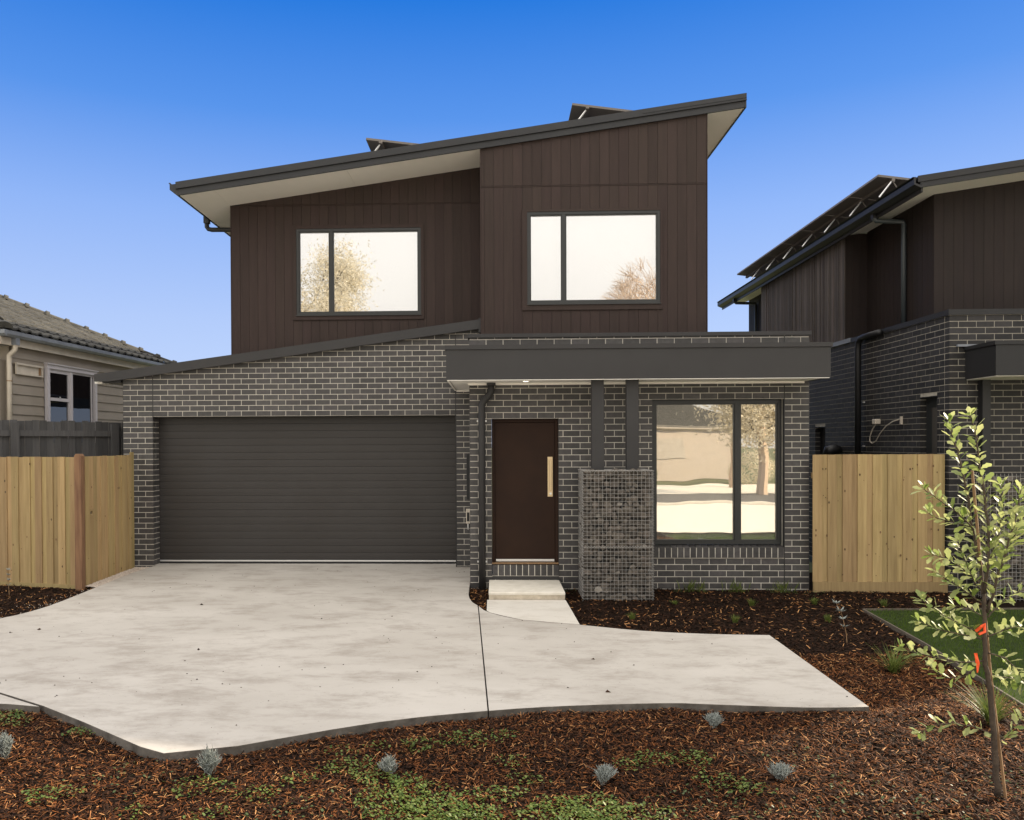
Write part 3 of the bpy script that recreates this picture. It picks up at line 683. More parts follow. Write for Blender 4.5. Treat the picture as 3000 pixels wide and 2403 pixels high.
for k in range(8):
    bm = bmesh.new(); bmesh.ops.create_icosphere(bm, subdivisions=1, radius=.5)
    rr = random.Random(k)
    for v in bm.verts: v.co *= rr.uniform(.78,1.15)
    for _ in range(5):
        n = Vector((rr.gauss(0,1),rr.gauss(0,1),rr.gauss(0,1))).normalized(); d = rr.uniform(.28,.4)
        for v in bm.verts:
            e = v.co.dot(n)-d
            if e > 0: v.co -= n*e
    me = bpy.data.meshes.new('stone'); bm.to_mesh(me); bm.free(); me.materials.append(M_stone); rocks.append(me)
rocksp = []
for k in range(3):
    me = rocks[k].copy(); me.materials.clear(); me.materials.append(M_stonep); rocksp.append(me)
stones = 0; stuffV = []; stuffF = []
def rock_at(x, y, z, s, single=True, pale=False):
    global stones
    me = random.choice(rocksp if pale else rocks)
    rot = Matrix.Rotation(random.uniform(0,6.28),4,'X') @ Matrix.Rotation(random.uniform(0,6.28),4,'Z')
    sc = (s*random.uniform(.85,1.5), s*.9, s*random.uniform(.7,1.15))
    if single and stones < 285:
        o = bpy.data.objects.new('stone', me); C.objects.link(o); o.parent = gab
        M = Matrix.Translation((x-gab.location.x,y-gab.location.y,z-gab.location.z)) @ Matrix.Diagonal((*sc,1)) @ rot
        o.matrix_basis = M; stones += 1
    else:
        M = Matrix.Translation((x-gab.location.x,y-gab.location.y,z-gab.location.z)) @ Matrix.Diagonal((*sc,1)) @ rot
        n = len(stuffV); stuffV.extend(tuple(M @ v.co) for v in me.vertices); stuffF.extend(tuple(n+i for i in p.vertices) for p in me.polygons)
z = GZ0+.03; row = 0
while z < GZ1-.02:
    x = GX0+.03+(.035 if row % 2 else 0)
    while x < GX1-.02:
        s = random.uniform(.075,.125); pale = random.random() < .03
        rock_at(min(x,GX1-.05), GY0+.050+random.uniform(-.006,.02), z+random.uniform(-.02,.02), s, True, pale); x += s*.78
    z += .082; row += 1
for x_ in (GX0+.055, GX1-.055):
    z = GZ0+.03
    while z < GZ1-.03:
        y = GY0+.14
        while y < GY1-.03: s = random.uniform(.09,.13); rock_at(x_, y, z+random.uniform(-.02,.02), s, False); y += s*.85
        z += .09
y = GY0+.1
while y < GY1-.04:
    x = GX0+.12
    while x < GX1-.08: s = random.uniform(.09,.13); rock_at(x, y, GZ1-.06, s, False); x += s*.9
    y += .1
for i in range(260): rock_at(random.uniform(GX0+.06,GX1-.06), GY0+.10, random.uniform(GZ0,GZ1-.06), random.uniform(.08,.12), False)
me = bpy.data.meshes.new('stone'); me.from_pydata(stuffV, [], stuffF); o = link('stone', me, gab, M_stone); o['kind'] = 'stuff'

# ================================================================== TIMBER FENCES
def paling(parent, u0, u1, z0, z1, depth0, depth1, frame, m=M_wood, hole=None):
    """frame(u,d,z)->xyz"""
    mb = MB(); n = 0
    mb.box(u0,u1,depth0,depth1,z0,z1); mb.v = [frame(*v) for v in mb.v]
    return mb.build('paling', m, parent)
def knots(parent, u0, u1, z0, z1, d, frame, n):
    mb = MB()
    for _ in range(n):
        uu, zz, r_ = random.uniform(u0,u1), random.uniform(z0,z1), random.choice((.003,.004,.006,.009,.012))
        k = len(mb.v); S_ = 8
        for i in range(S_): t = i/S_*6.283; mb.v.append(frame(uu+r_*math.cos(t), d-.0012, zz+r_*1.5*math.sin(t)))
        mb.f.append(tuple(range(k,k+S_)))
    me = bpy.data.meshes.new('knot'); me.from_pydata(mb.v,[],mb.f); o = link('knot', me, parent, M_knot); o['kind'] = 'stuff'; return o
# left fence, runs to the left and slightly back
fa = Vector((-5.90,10.93,0)); fb = Vector((-8.2,11.42,0)); fd_ = (fb-fa).normalized(); fn = Vector((fd_.y,-fd_.x,0)); fn = fn if fn.y < 0 else -fn
def frL(uu,d,z): p = fa+fd_*uu-fn*d; return (p.x,p.y,z)
flt = thing('timber_fence', 'new pine paling fence left of the driveway behind the dark garden bed', 'fence')
x = .055; i = 0
while x < 2.25:
    wd = random.uniform(.098,.108); o = i % 2
    zt = 1.785+random.uniform(-.004,.004)
    paling(flt, x-.006 if not o else x, x+wd+(.006 if not o else 0), -.04, zt, .0 if not o else .014, .013 if not o else .027, frL)
    x += wd-.004; i += 1
mb = MB().box(.05,2.3,-.004,-.0005,-.14,-.035); mb.box(.05,2.3,-.0005,.02,-.14,-.035); mb.v = [frL(*v) for v in mb.v]; mb.build('plinth_board', M_wood, flt)
mb = MB().box(.0,2.3,.03,.07,1.45,1.53); mb.box(.0,2.3,.03,.07,.2,.28); mb.v = [frL(*v) for v in mb.v]; mb.build('rail', M_wood, flt)
knots(flt, .05,2.1,.05,1.7,0,frL,46)
pp = MB(); pp.prism([(-5.955,-.16),(-5.855,-.16),(-5.855,1.80),(-5.875,1.83),(-5.935,1.83),(-5.955,1.80)], 'y', 10.875, 10.975); 
pp.v = [(v[0]+.008,v[1],v[2]) for v in pp.v]; po = pp.build('post', M_woodred, flt, bevel=.004)
# gate along x=-5.83
gate = thing('timber_gate', 'new pine paling gate with a round latch hole beside the garage pier', 'gate')
def frG(uu,d,z): return (-5.842+.030*(uu/1.5)+(-d), 10.985+uu, z)
widths = 1.46; n = 14; uu = 0
edges = np.linspace(0, widths, n+1)
for i in range(n):
    a, b = edges[i], edges[i+1]; o = i % 2
    zb_ = -.075+.045*(a/widths); zt = 1.79+random.uniform(-.003,.003)+(.0 if i < n-1 else .05)
    if i == 1:                                   # paling with the latch hole, cut round
        bm = bmesh.new(); S_ = 20; cz, cu, rr_ = .975, (a+b)/2, .032
        ring = [bm.verts.new(frG(cu+rr_*math.cos(t/S_*6.2832), 0, cz+rr_*math.sin(t/S_*6.2832))) for t in range(S_)]
        rect = [(a,zb_),(b,zb_),(b,zt),(a,zt)]
        outer = []
        for t in range(S_):
            c_, s_ = math.cos(t/S_*6.2832), math.sin(t/S_*6.2832); hw = (b-a)/2
            k = min(hw/abs(c_) if abs(c_) > 1e-6 else 9, hw/abs(s_) if abs(s_) > 1e-6 else 9)
            outer.append(bm.verts.new(frG(cu+c_*k, 0, cz+s_*k)))
        for t in range(S_): bm.faces.new((ring[t],ring[(t+1)%S_],outer[(t+1)%S_],outer[t]))
        hw = (b-a)/2
        for z0_, z1_ in ((zb_,cz-hw),(cz+hw,zt)):
            bm.faces.new([bm.verts.new(frG(*p)) for p in ((a,0,z0_),(b,0,z0_),(b,0,z1_),(a,0,z1_))])
        ex = bmesh.ops.extrude_face_region(bm, geom=list(bm.faces))
        for v in [g_ for g_ in ex['geom'] if isinstance(g_, bmesh.types.BMVert)]: v.co.x -= .02
        bmesh.ops.recalc_face_normals(bm, faces=bm.faces)
        me = bpy.data.meshes.new('paling'); bm.to_mesh(me); bm.free(); link('paling', me, gate, M_wood)
    else:
        paling(gate, a-.001 if o else a+.002, b+.001 if o else b-.002, zb_, zt, .0 if not o else .012, .02 if not o else .03, frG)
mb = MB().box(0,1.46,.03,.07,.2,.29); mb.box(0,.85*1.46,.03,.07,1.4,1.49); mb.v = [frG(*v) for v in mb.v]; mb.build('rail', M_dark, gate)
knots(gate, .02,1.44,.02,1.7,-.0,frG,44)
# right fence
def frR(uu,d,z): return (uu, 11.0+d, z)
frt = thing('timber_fence', 'new pine paling fence between the two brick houses', 'fence')
x = 4.385; i = 0
while x < 6.14:
    o = i % 2; wd = .108; 
    paling(frt, x-(.008 if not o else 0), min(x+wd+(.008 if not o else 0),6.172), .021, 1.78+random.uniform(-.002,.002), .0 if not o else .014, .013 if not o else .027, frR)
    x += wd-.006; i += 1
bx('plinth_board', M_wood, frt, 4.38,6.205,10.985,11.01,-.125,.020)
bx('rail', M_wood, frt, 4.38,6.17,11.03,11.07,1.45,1.53); bx('post', M_wood, frt, 6.09,6.17,11.03,11.11,-.1,1.7)
knots(frt, 4.4,6.1,.1,1.7,0,frR,60)
# old grey fence behind on the left
oa = Vector((-7.95,11.83,0)); ob = Vector((-6.05,13.62,0)); od = (ob-oa).normalized(); on = Vector((od.y,-od.x,0))
def frO(uu,d,z): p = oa+od*uu-on*d; return (p.x,p.y,z)
old = thing('old_fence', 'weathered dark grey paling fence in front of the weatherboard house', 'fence')
x = 0; i = 0; Lo = (ob-oa).length
while x < Lo:
    paling(old, x, x+.102, -.1, 2.35+random.uniform(-.012,.012), .04+.008*(i%2), .052+.008*(i%2), frO, M_oldwood); x += .106; i += 1
for z in (2.10,1.0): 
    mb = MB().box(0,Lo,.0,.038,z,z+.095); mb.v = [frO(*v) for v in mb.v]; mb.build('rail', M_oldwood, old)
for uu in (.42,1.93):
    mb = MB().box(uu,uu+.115,-.055,.038,-.1,2.315); mb.v = [frO(*v) for v in mb.v]; mb.build('post', M_oldwood, old)

# ================================================================== LEFT HOUSE (weatherboard)
lh = thing('weatherboard_house', 'cream weatherboard house with a mossy tiled roof behind the grey fence', 'house', (-8.5,13.5,0), R(-2.6))
core = bx('wall', M_wb, lh, -8.,-.03,0,5.5,-.2,3.72)
WY0, WY1 = .94, 2.63
z = 3.217; k = 0
def wboard(parent, ya, yb, zb_, zt):   # lapped board on the side wall, face towards +X
    MB().prism([(.0,zb_),(.026,zb_),(.010,zt),(.0,zt)], 'y', ya, yb).build('weatherboard', M_wb, parent)
zs = [3.217-.179*i for i in range(14)]
for zt in zs:
    wboard(core, .02, WY0-.03, zt-.176, zt); wboard(core, WY1+.03, 5.5, zt-.176, zt)
wboard(core, WY1+.03, 5.5, 3.222, 3.40); wboard(core, .02, 5.5, 3.50, 3.70)
bx('frieze_board', M_wb, core, .0,.012,.02,5.5,3.40,3.51)
# front wall (faces the street), flat boards
for i in range(12):
    zt = 3.42-.155*i
    MB().prism([(-.26,zt-.152),(-.235,zt-.152),(-.25,zt),(-.26,zt)], 'x', -6, -.12).build('weatherboard', M_wb, core)
bx('front_wall', M_wb, core, -6,-.10,-.245,0,-.2,3.45)
bx('corner_board', M_cream, core, -.12,-.06,-.27,-.20,-.2,3.44)
# double window
wf = MB(); X0, X1 = .012, .075
wf.box(X0,X1,WY0,WY1,3.40,3.48); wf.box(X0,X1,WY0,WY0+.07,2.0,3.40); wf.box(X0,X1,WY1-.07,WY1,2.0,3.40); wf.box(X0,X1-.01,1.70,1.77,2.0,3.40); wf.box(X0,X1+.02,WY0-.02,WY1+.03,3.48,3.50)
lw = wf.build('window', M_wfr, core)
sf = MB(); a,b = WY0+.07,1.70
sf.box(.015,.05,a,b,3.33,3.40); sf.box(.015,.05,a,a+.05,2.0,3.33); sf.box(.015,.05,b-.05,b,2.0,3.33); sf.box(.015,.052,a+.05,b-.05,2.80,2.86)
sf.build('sash', M_wfr, lw); bx('pane', M_glassold, lw, .022,.026,a+.05,b-.05,2.0,3.33)
MB().tube([(.054,(a+b)/2,2.865),(.06,(a+b)/2,2.885)], .012, 8).build('sash_lock', M_silver, lw)
sf = MB(); a,b = 1.77,WY1-.07
sf.box(.015,.045,a,b,3.36,3.40); sf.box(.015,.045,b-.10,b-.07,2.0,3.36); sf.box(.015,.04,a,a+.02,2.0,3.36)
sf.build('sash', M_wfr, lw); bx('pane', M_glassold, lw, .022,.026,a+.02,b-.07,2.0,3.36)
bx('room_dark', M_dark, lw, .013,.0145,WY0+.06,WY1-.06,2.0,3.40)
sw = MB().box(.012,.05,.10,.86,3.385,3.42); sw.box(.012,.05,.10,.86,3.215,3.24); sw.box(.012,.05,.82,.86,3.24,3.385); sw.box(.012,.05,.10,.12,3.24,3.385)
swo = sw.build('window', M_cream, core); bx('pane', M_cream, swo, .014,.02,.12,.76,3.24,3.385); bx('mullion', M_stake, swo, .014,.035,.765,.80,3.24,3.385)
# gutter, fascia, soffit, downpipe
gl = MB().prism([(.11,3.82),(.20,3.82),(.225,3.86),(.225,3.925),(.20,3.93),(.19,3.87),(.12,3.86)], 'y', -.42, 5.95).build('gutter', M_gut, lh)
MB().prism([(-.42,3.82),(-.47,3.86),(-.47,3.925),(-.44,3.925),(-.40,3.86)], 'x', -6, .225).build('gutter_front', M_gut, gl)
bx('fascia', M_cream, lh, .085,.108,-.40,5.95,3.69,3.83); bx('fascia', M_gut, lh, -6,.085,-.42,-.40,3.69,3.83)
for i in range(3): bx('soffit_board', M_wb, lh, .012+i*.025,.034+i*.025,-.38,5.9,3.697,3.706)
bx('front_soffit', M_gut, lh, -6,.08,-.40,-.02,3.70,3.71)
bx('bracket', M_cream, lh, .075,.115,-.40,-.27,3.72,3.80)
ld = MB().tube([(.15,-.08,3.83),(.15,-.08,3.70),(.145,-.085,3.62),(.09,-.1,3.56),(.05,-.10,3.52),(.045,-.10,3.40),(.045,-.10,1.5)], .042, 12).build('downpipe', M_cream, lh, smooth=True)
bx('pipe_collar', M_gut, ld, .10,.20,-.13,-.03,3.70,3.83)
MB().tube([(.045,-.10,3.07),(.045,-.10,3.085)], .047, 12).build('pipe_joint', M_stake, ld)
# tiled roof: side face between two hips
def lroof(x): return 3.93+(.2-x)*.46
lr = MB(); x_r = -4.0; yn, yf_ = -.45, 5.95
lr.v = [(.2,yn,3.92),(.2,yf_,3.92),(x_r,yf_-4.2,lroof(x_r)-.01),(x_r,yn+4.2 if False else yn+3.0,lroof(x_r)-.01),(-8.2,yn,3.92),(-8.2,yf_,3.92)]
lr.f = [(0,1,2,3),(0,3,4),(1,5,2),(3,2,5,4)]
lroof_o = lr.build('roof', M_tile, lh)
tm = MB(); sl_ = math.atan(.46); nseg = 6; pr = []
for i in range(nseg+1):
    t = i/nseg; h = .034*max(0, math.sin(t*2*math.pi))+.004
    pr.append((t*.305, h))
for j, (a_, lift) in enumerate(((0,.042),(.36,.0))):          # from low edge upwards
    for (yy, h) in pr:
        tm.v.append((-a_*math.cos(sl_), yy, a_*math.sin(sl_)+h+lift))
for (yy, h) in pr: tm.v.append((0, yy, h+.030-.022))
n_ = nseg+1
for i in range(nseg): tm.f.append((i,i+1,n_+i+1,n_+i)); tm.f.append((2*n_+i,2*n_+i+1,i+1,i))
TILE = tm.mesh('tile'); TILE.materials.append(M_tile)
cnt = 0
for rw in range(14):
    x = .22-rw*.30*math.cos(sl_); z = lroof(x)
    far = yf_-(.2-x); near = yn+(.2-x)*.72
    y = near-(rw%2)*.15
    while y < far-.05:
        if cnt < 298 and x > -4:
            o = bpy.data.objects.new('tile', TILE); C.objects.link(o); o.parent = lroof_o; o.location = (x, y, z+.004+random.uniform(0,.006)); o.rotation_euler = (0,random.uniform(-.012,.012),random.uniform(-.02,.02)); cnt += 1
        y += .30
# hip capping on the far hip and near hip
capm = MB(); S_ = 7
for j, (tt, rad) in enumerate(((0,.15),(.075,.15),(.085,.105),(.44,.095))):
    for i in range(S_):
        t = math.pi*i/(S_-1); capm.v.append((tt, -rad*math.cos(t), rad*.75*math.sin(t)))
for j in range(3):
    for i in range(S_-1): k = j*S_+i; capm.f.append((k,k+1,k+S_+1,k+S_))
capm.f.append(tuple(range(S_)))
CAP = capm.mesh('ridge_cap'); CAP.materials.append(M_tile)
Lh = 4.0*math.sqrt(2+.46**2); 
for i in range(14):
    t = i*.43/math.sqrt(2+.46**2)
    o = bpy.data.objects.new('ridge_cap', CAP); C.objects.link(o); o.parent = lroof_o
    d = Vector((-1,-1,.46)).normalized(); o.location = (.2-t, yf_-t, 3.95+.46*t); o.rotation_euler = d.to_track_quat('X','Z').to_euler()
for i in range(4):
    t = i*.43/math.sqrt(1+.72**2+.46**2)
    o = bpy.data.objects.new('ridge_cap', CAP); C.objects.link(o); o.parent = lroof_o
    d = Vector((-1,.72,.46)).normalized(); o.location = (.2-t, yn+.72*t, 3.95+.46*t); o.rotation_euler = d.to_track_quat('X','Z').to_euler()

# ================================================================== RIGHT NEIGHBOUR
nb = thing('neighbour_house', 'matching dark brick and timber house on the right with roof panels along its eave', 'house')
NX, NY = 6.2, 10.96
NR = 10.9
HN = [(11.26,11.70,-.5,2.595),(15.0,15.47,-.5,2.24)]
cw = MB(); 
cw.box(NX+.003,NR,NY+.003,NY+.2,-.3,3.68)
for (a,b,z0_,z1_) in ((NY+.2,11.254,-.3,3.68),(11.254,11.706,2.6,3.68),(11.706,14.994,-.3,3.68),(14.994,15.476,2.245,3.68),(15.476,21,-.3,3.68)): cw.box(NX+.003,NX+.2,a,b,z0_,z1_)
cw.box(NR-.2,NR,NY+.2,20,-.3,3.68)
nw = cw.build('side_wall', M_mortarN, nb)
sp = courses_x(nw, NX, NR, NY, 3.68-43*.086, 0, 3.67, zbase=-.2)
sp1 = [s for s in sp if s[1] < 8.2 and not (s[5] > 2.82 and s[6] < 3.18 and s[1] > 6.45)]; sp2 = [s for s in sp if s not in sp1]
sy = courses_y(nw, NX, -1, NY+.12, 17.5, 3.68-43*.086, 0, 3.67, holes=HN, zbase=-.2)
# where the front wall ends with a header the side starts with a stretcher
sv = [s for s in sy if s[6] > 1.70 and s[3] < 16.6]; sh = [s for s in sy if not (s[6] > 1.70 and s[3] < 16.6)]
def near(s): return math.dist((s[1],(s[3]+s[4])/2,(s[5]+s[6])/2),(0,0,EYE))
allv = sorted([s for s in sp1 if s[6] > .1]+sv, key=near)
sing = allv[:300]; rest_ = allv[300:]+sp2+sh+[s for s in sp1 if s[6] <= .1]
for s in sing:
    p, x0,x1,y0_,y1_,z0_,z1_ = s
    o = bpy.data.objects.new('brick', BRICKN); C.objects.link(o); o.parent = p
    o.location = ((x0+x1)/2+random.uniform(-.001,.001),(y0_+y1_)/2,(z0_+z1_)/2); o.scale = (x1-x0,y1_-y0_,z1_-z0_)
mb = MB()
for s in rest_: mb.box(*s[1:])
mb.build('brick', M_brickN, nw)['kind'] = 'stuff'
cp = MB().prism([(NY-.02,3.68),(13.9,3.68),(13.9,3.755),(NY-.02,3.755)], 'x', NX-.022, NX+.22); cp.box(NX+.22,NR+.02,NY-.02,NY+.22,3.68,3.755)
cp.build('parapet_cap', M_charN, nb); bx('parapet_cap', M_gut, nb, NX-.03,NX+.22,13.92,17.8,3.69,3.765)
bx('lintel', M_dark, nb, NX+.001,NX+.2,11.19,11.77,2.588,2.5985); bx('lintel', M_dark, nb, NX+.001,NX+.2,14.9,15.55,2.236,2.2435)
# side window and far opening
nwd = bx('window', M_frame, nb, NX+.09,NX+.16,11.26,11.70,1.2,2.595); bx('panel', mat('brown_film', (.06,.055,.05),.5), nwd, NX+.08,NX+.0895,11.26,11.53,1.3,2.44)
bx('opening', M_dark, nb, NX+.10,NX+.18,15.0,15.47,.5,2.24)
# downpipe on the side wall
nd = MB().tube([(NX-.07,12.75,3.70),(NX-.07,13.30,3.70),(NX-.07,13.43,3.69),(NX-.07,13.50,3.62),(NX-.07,13.52,3.5),(NX-.07,13.52,1.0)], .05, 12).build('downpipe', M_dark, nb, smooth=True)
for z in (2.62,1.88): bx('pipe_clip', M_silver, nd, NX-.03,NX-.004,13.40,13.45,z-.01,z+.01)
vent = MB().tube([(NX-.01,14.35,1.78),(NX-.12,14.35,1.83),(NX-.2,14.35,1.80),(NX-.22,14.35,1.72)], [.09,.10,.10,.09], 12).build('vent_hood', M_dark, nb, smooth=True)
mt = bx('meter_box', M_cream, None, NX-.09,NX-.003,12.86,12.98,2.235,2.32, .008); tag(mt, 'small white box with looped cable on the neighbouring brick wall', 'meter box')
cb = MB().tube([(NX-.05,12.93,2.24),(NX-.05,13.05,2.15),(NX-.05,13.13,2.04),(NX-.05,13.13,1.96),(NX-.05,13.05,1.93),(NX-.05,12.92,1.97),(NX-.05,12.80,2.08),(NX-.05,12.6,2.2),(NX-.04,12.4,2.27),(NX-.03,12.2,2.3)], .009, 6).build('cable', M_cream, mt)
bx('cable_clip', M_cream, mt, NX-.03,NX-.003,12.18,12.22,2.22,2.34)
# canopy, post, small gabion
nc = MB().box(6.41,NR+.1,10.30,NY-.001,2.80,3.19); nco = nc.build('canopy', M_charN, nb)
bx('cap_flashing', M_charN, nco, 6.39,NR+.12,10.285,NY-.001,3.192,3.24); bx('soffit', M_white, nco, 6.43,NR,10.33,NY-.002,2.788,2.798)
bx('flashing_end', M_gut, nco, 6.29,6.60,NY-.04,NY-.002,3.245,3.275)
bx('post', M_dark, nb, 6.585,6.692,10.86,NY-.002,-.15,2.787)
ng = thing('gabion', 'wire rock cage standing at the wall of the right neighbour house', 'gabion', (6.9,10.7,-.15))
gx = MB(); 
for x in np.arange(6.45,7.40,.05): wire(x,x,10.42,10.42,-.15,1.53)
for z in np.arange(-.15,1.54,.05): wire(6.45,7.36,10.416,10.416,z,z); wire(6.446,6.446,10.42,10.84,z,z)
for y in np.arange(10.42,10.84,.05): wire(6.45,6.45,y,y,-.15,1.53)
rel(gx.build('wire_mesh', M_wire, ng), ng)
V_ = []; F_ = []
for i in range(420):
    me = random.choice(rocks); s = random.uniform(.09,.13)
    if i % 3: c = (random.uniform(6.52,7.3), 10.48+random.uniform(0,.03), random.uniform(-.1,1.46))
    else: c = (6.51, random.uniform(10.48,10.8), random.uniform(-.1,1.46))
    M = Matrix.Translation((c[0]-6.9,c[1]-10.7,c[2]+.15)) @ Matrix.Diagonal((s*1.2,s,s,1)) @ Matrix.Rotation(random.uniform(0,6),4,'X')
    n = len(V_); V_ += [tuple(M @ v.co) for v in me.vertices]; F_ += [tuple(n+j for j in p.vertices) for p in me.polygons]
me = bpy.data.meshes.new('stone'); me.from_pydata(V_,[],F_); link('stone', me, ng, M_stone)['kind'] = 'stuff'
# upper storey
NE = 14.6                                  # unseen right end of roof and wall, stretched to keep sun off the driveway
def nt_(x): return 5.81+.144*(x-6.11)
def nb_(x): return nt_(x)-.165
uw = MB().prism([(6.73,3.5),(NE-.5,3.5),(NE-.5,nb_(NE-.5)+.05),(6.73,nb_(6.73)+.05)], 'y', 12.318, 12.40)
uw.box(6.738,6.82,12.40,14.46,3.5,nb_(6.73)+.03); uw.box(6.36,6.82,14.50,14.6,3.5,nb_(6.36)+.03); uw.box(6.80,6.9,18.9,21.3,3.3,nb_(6.8)+.02); uw.box(6.36,6.42,14.55,18.93,3.5,5.66)
uw.box(NE-.6,NE-.5,12.4,21.3,3.5,nb_(NE-.5))
nu = uw.build('upper_wall', M_dark, nb)
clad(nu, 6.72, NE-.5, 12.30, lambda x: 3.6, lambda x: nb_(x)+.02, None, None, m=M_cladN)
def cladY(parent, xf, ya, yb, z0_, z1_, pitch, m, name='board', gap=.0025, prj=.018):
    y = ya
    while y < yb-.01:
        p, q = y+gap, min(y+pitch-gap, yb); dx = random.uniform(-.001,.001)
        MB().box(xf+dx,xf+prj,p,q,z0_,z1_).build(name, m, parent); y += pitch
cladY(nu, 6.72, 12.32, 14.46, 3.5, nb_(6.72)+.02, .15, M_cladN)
cladY(nu, 6.785, 18.95, 21.3, 3.3, nb_(6.78)+.02, .15, M_cladN)
for i in range(3): MB().prism([(6.335+i*.13,3.5),(6.335+i*.13+.127,3.5),(6.335+i*.13+.127,nb_(6.4)+.03),(6.335+i*.13,nb_(6.4)+.03)], 'y', 14.462, 14.498).build('board', M_cladN, nu)
y = 14.47
while y < 18.93:
    wd = random.choice((.042,.065,.042)); t = random.uniform(-.012,.004)
    MB().box(6.325+t,6.36,y,y+wd,3.69,5.675).build('batten', M_batten, nu); y += wd+.012
# roof
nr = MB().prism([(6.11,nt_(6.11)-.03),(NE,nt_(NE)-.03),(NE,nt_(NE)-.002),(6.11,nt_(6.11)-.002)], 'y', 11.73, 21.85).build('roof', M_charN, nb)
MB().prism([(6.2,nb_(6.2)),(NE,nb_(NE)),(NE,nt_(NE)-.07),(6.2,nt_(6.2)-.07)], 'y', 11.705, 11.735).build('fascia', M_charN, nr)
MB().prism([(6.16,nt_(6.16)-.085),(NE+.01,nt_(NE)-.085),(NE+.01,nt_(NE)+.006),(6.16,nt_(6.16)+.006)], 'y', 11.688, 11.703).build('barge_cap', M_charN, nr)
MB().prism([(6.09,5.81),(6.11,5.80),(6.11,5.70),(6.21,5.655),(6.23,5.655),(6.23,5.79),(6.21,5.79),(6.21,5.69),(6.135,5.72),(6.135,5.81)], 'y', 11.70, 21.85).build('gutter', M_charN, nr)
bx('fascia', M_charN, nr, 6.231,6.255,11.74,21.85,5.60,5.78)
for a, b, y0_, y1_ in ((6.256,NE-.01,11.736,12.299),(6.256,6.72,12.302,14.46),(6.256,6.33,14.465,18.93),(6.256,6.785,18.95,21.4)):
    MB().prism([(a,nb_(a)+.004),(b,nb_(b)+.004),(b,nb_(b)+.012),(a,nb_(a)+.012)], 'y', y0_, y1_).build('soffit', M_white, nr)
for i in range(30):
    x = 6.2+i*.2
    MB().prism([(x,nt_(x)-.001),(x+.06,nt_(x+.06)-.001),(x+.05,nt_(x)+.02),(x+.015,nt_(x)+.016)], 'y', 11.8, 21.45).build('roof_rib', M_charN, nr)
for yy, wx in ((13.1,6.72),(20.6,6.785)):
    nd2 = MB().tube([(6.20,yy,5.68),(6.20,yy,5.60),(6.23,yy,5.565),(wx-.06,yy,5.55),(wx-.045,yy,5.50),(wx-.045,yy,3.8)], .038, 10).build('downpipe', M_pipe, nb, smooth=True)
    bx('rain_head', M_charN, nd2, 6.16,6.24,yy-.04,yy+.04,5.60,5.75)
for i in range(7):
    solar((6.24,13.05+i*1.07,6.305), .135, ['nearest raised solar panel of the row on the right house','second nearest raised solar panel of the row on the right house','third nearest raised solar panel of the row on the right house','middle raised solar panel of the row on the right house','third farthest raised solar panel of the row on the right house','second farthest raised solar panel of the row on the right house','farthest raised solar panel of the row on the right house'][i], 'solar panels along the eave of the right house', w=1.0, l=1.05, strut='in')

# ================================================================== LAWN WITH TIMBER EDGING
LP = [(4.53,9.80),(7.6,9.95),(9.5,9.95),(9.5,2.9),(4.9,2.9),(3.95,5.9)]   # not the exact outline of the edging further down
ea, eb = Vector((4.50,9.80)), Vector((4.22,6.4))
E1 = [(4.50,9.80),(4.43,8.30),(4.30,6.85)]
lawn_poly = [(4.52,9.79),(6.5,9.86),(9.4,9.95),(9.4,3.2),(4.05,3.2),(4.22,6.0),(4.45,8.3)]
bm = bmesh.new(); vs2 = [bm.verts.new((x,y,gz(x,y)-.045)) for x,y in lawn_poly]; bm.faces.new(vs2)
me = bpy.data.meshes.new('lawn'); bm.to_mesh(me); bm.free(); lawn = link('lawn', me, None, M_lawnb); lawn['kind'] = 'structure'
edg = thing('timber_edging', 'thin timber edging boards around the corner lawn', 'garden edging')
def edgeboard(p, q, w_=.018):
    p, q = Vector(p), Vector(q); d = (q-p).normalized(); n = Vector((-d.y,d.x))*w_/2; mb = MB()
    for a in (p, q):
        for s_, dz in ((1,-.13),(-1,-.13),(-1,-.025),(1,-.025)): mb.v.append((a.x+n.x*s_, a.y+n.y*s_, gz(a.x,a.y)+dz))
    mb.f = [(0,1,2,3),(7,6,5,4),(0,4,5,1),(1,5,6,2),(2,6,7,3),(3,7,4,0)]; return mb.build('board', M_EDG, edg)
edgeboard((4.51,9.80),(4.45,8.3)); edgeboard((4.45,8.295),(4.22,6.0)); edgeboard((4.22,5.995),(4.05,3.2)); edgeboard((4.52,9.80),(6.5,9.87)); edgeboard((6.505,9.87),(9.4,9.96))
def inpoly(P, x, y):
    c = np.zeros(len(x), bool); n = len(P); j = n-1
    for i in range(n):
        xi, yi = P[i]; xj, yj = P[j]
        c ^= ((yi > y) != (yj > y)) & (x < (xj-xi)*(y-yi)/(yj-yi+1e-12)+xi); j = i
    return c
def blades(name, xs, ys, zs, h, w_, m, parent=None, lean=.4, label=None, cat=None, kind='stuff'):
    n = len(xs); a = rng.uniform(0,6.283,n); l = rng.uniform(0,lean,n)*h; b = rng.uniform(0,6.283,n)
    V = np.zeros((n,4,3)); dx, dy = np.cos(a)*w_/2, np.sin(a)*w_/2
    V[:,0] = np.stack([xs-dx,ys-dy,zs],1); V[:,1] = np.stack([xs+dx,ys+dy,zs],1)
    V[:,2] = np.stack([xs+dx*.6+np.cos(b)*l*.4,ys+dy*.6+np.sin(b)*l*.4,zs+h*.6],1); V[:,3] = np.stack([xs+np.cos(b)*l,ys+np.sin(b)*l,zs+h],1)
    i = np.arange(n)[:,None]*4; F = np.concatenate([i+np.array([[0,1,2]]), i+np.array([[0,2,3]])])
    return soup(name, V.reshape(-1,3), F, m, parent, kind, label, cat)
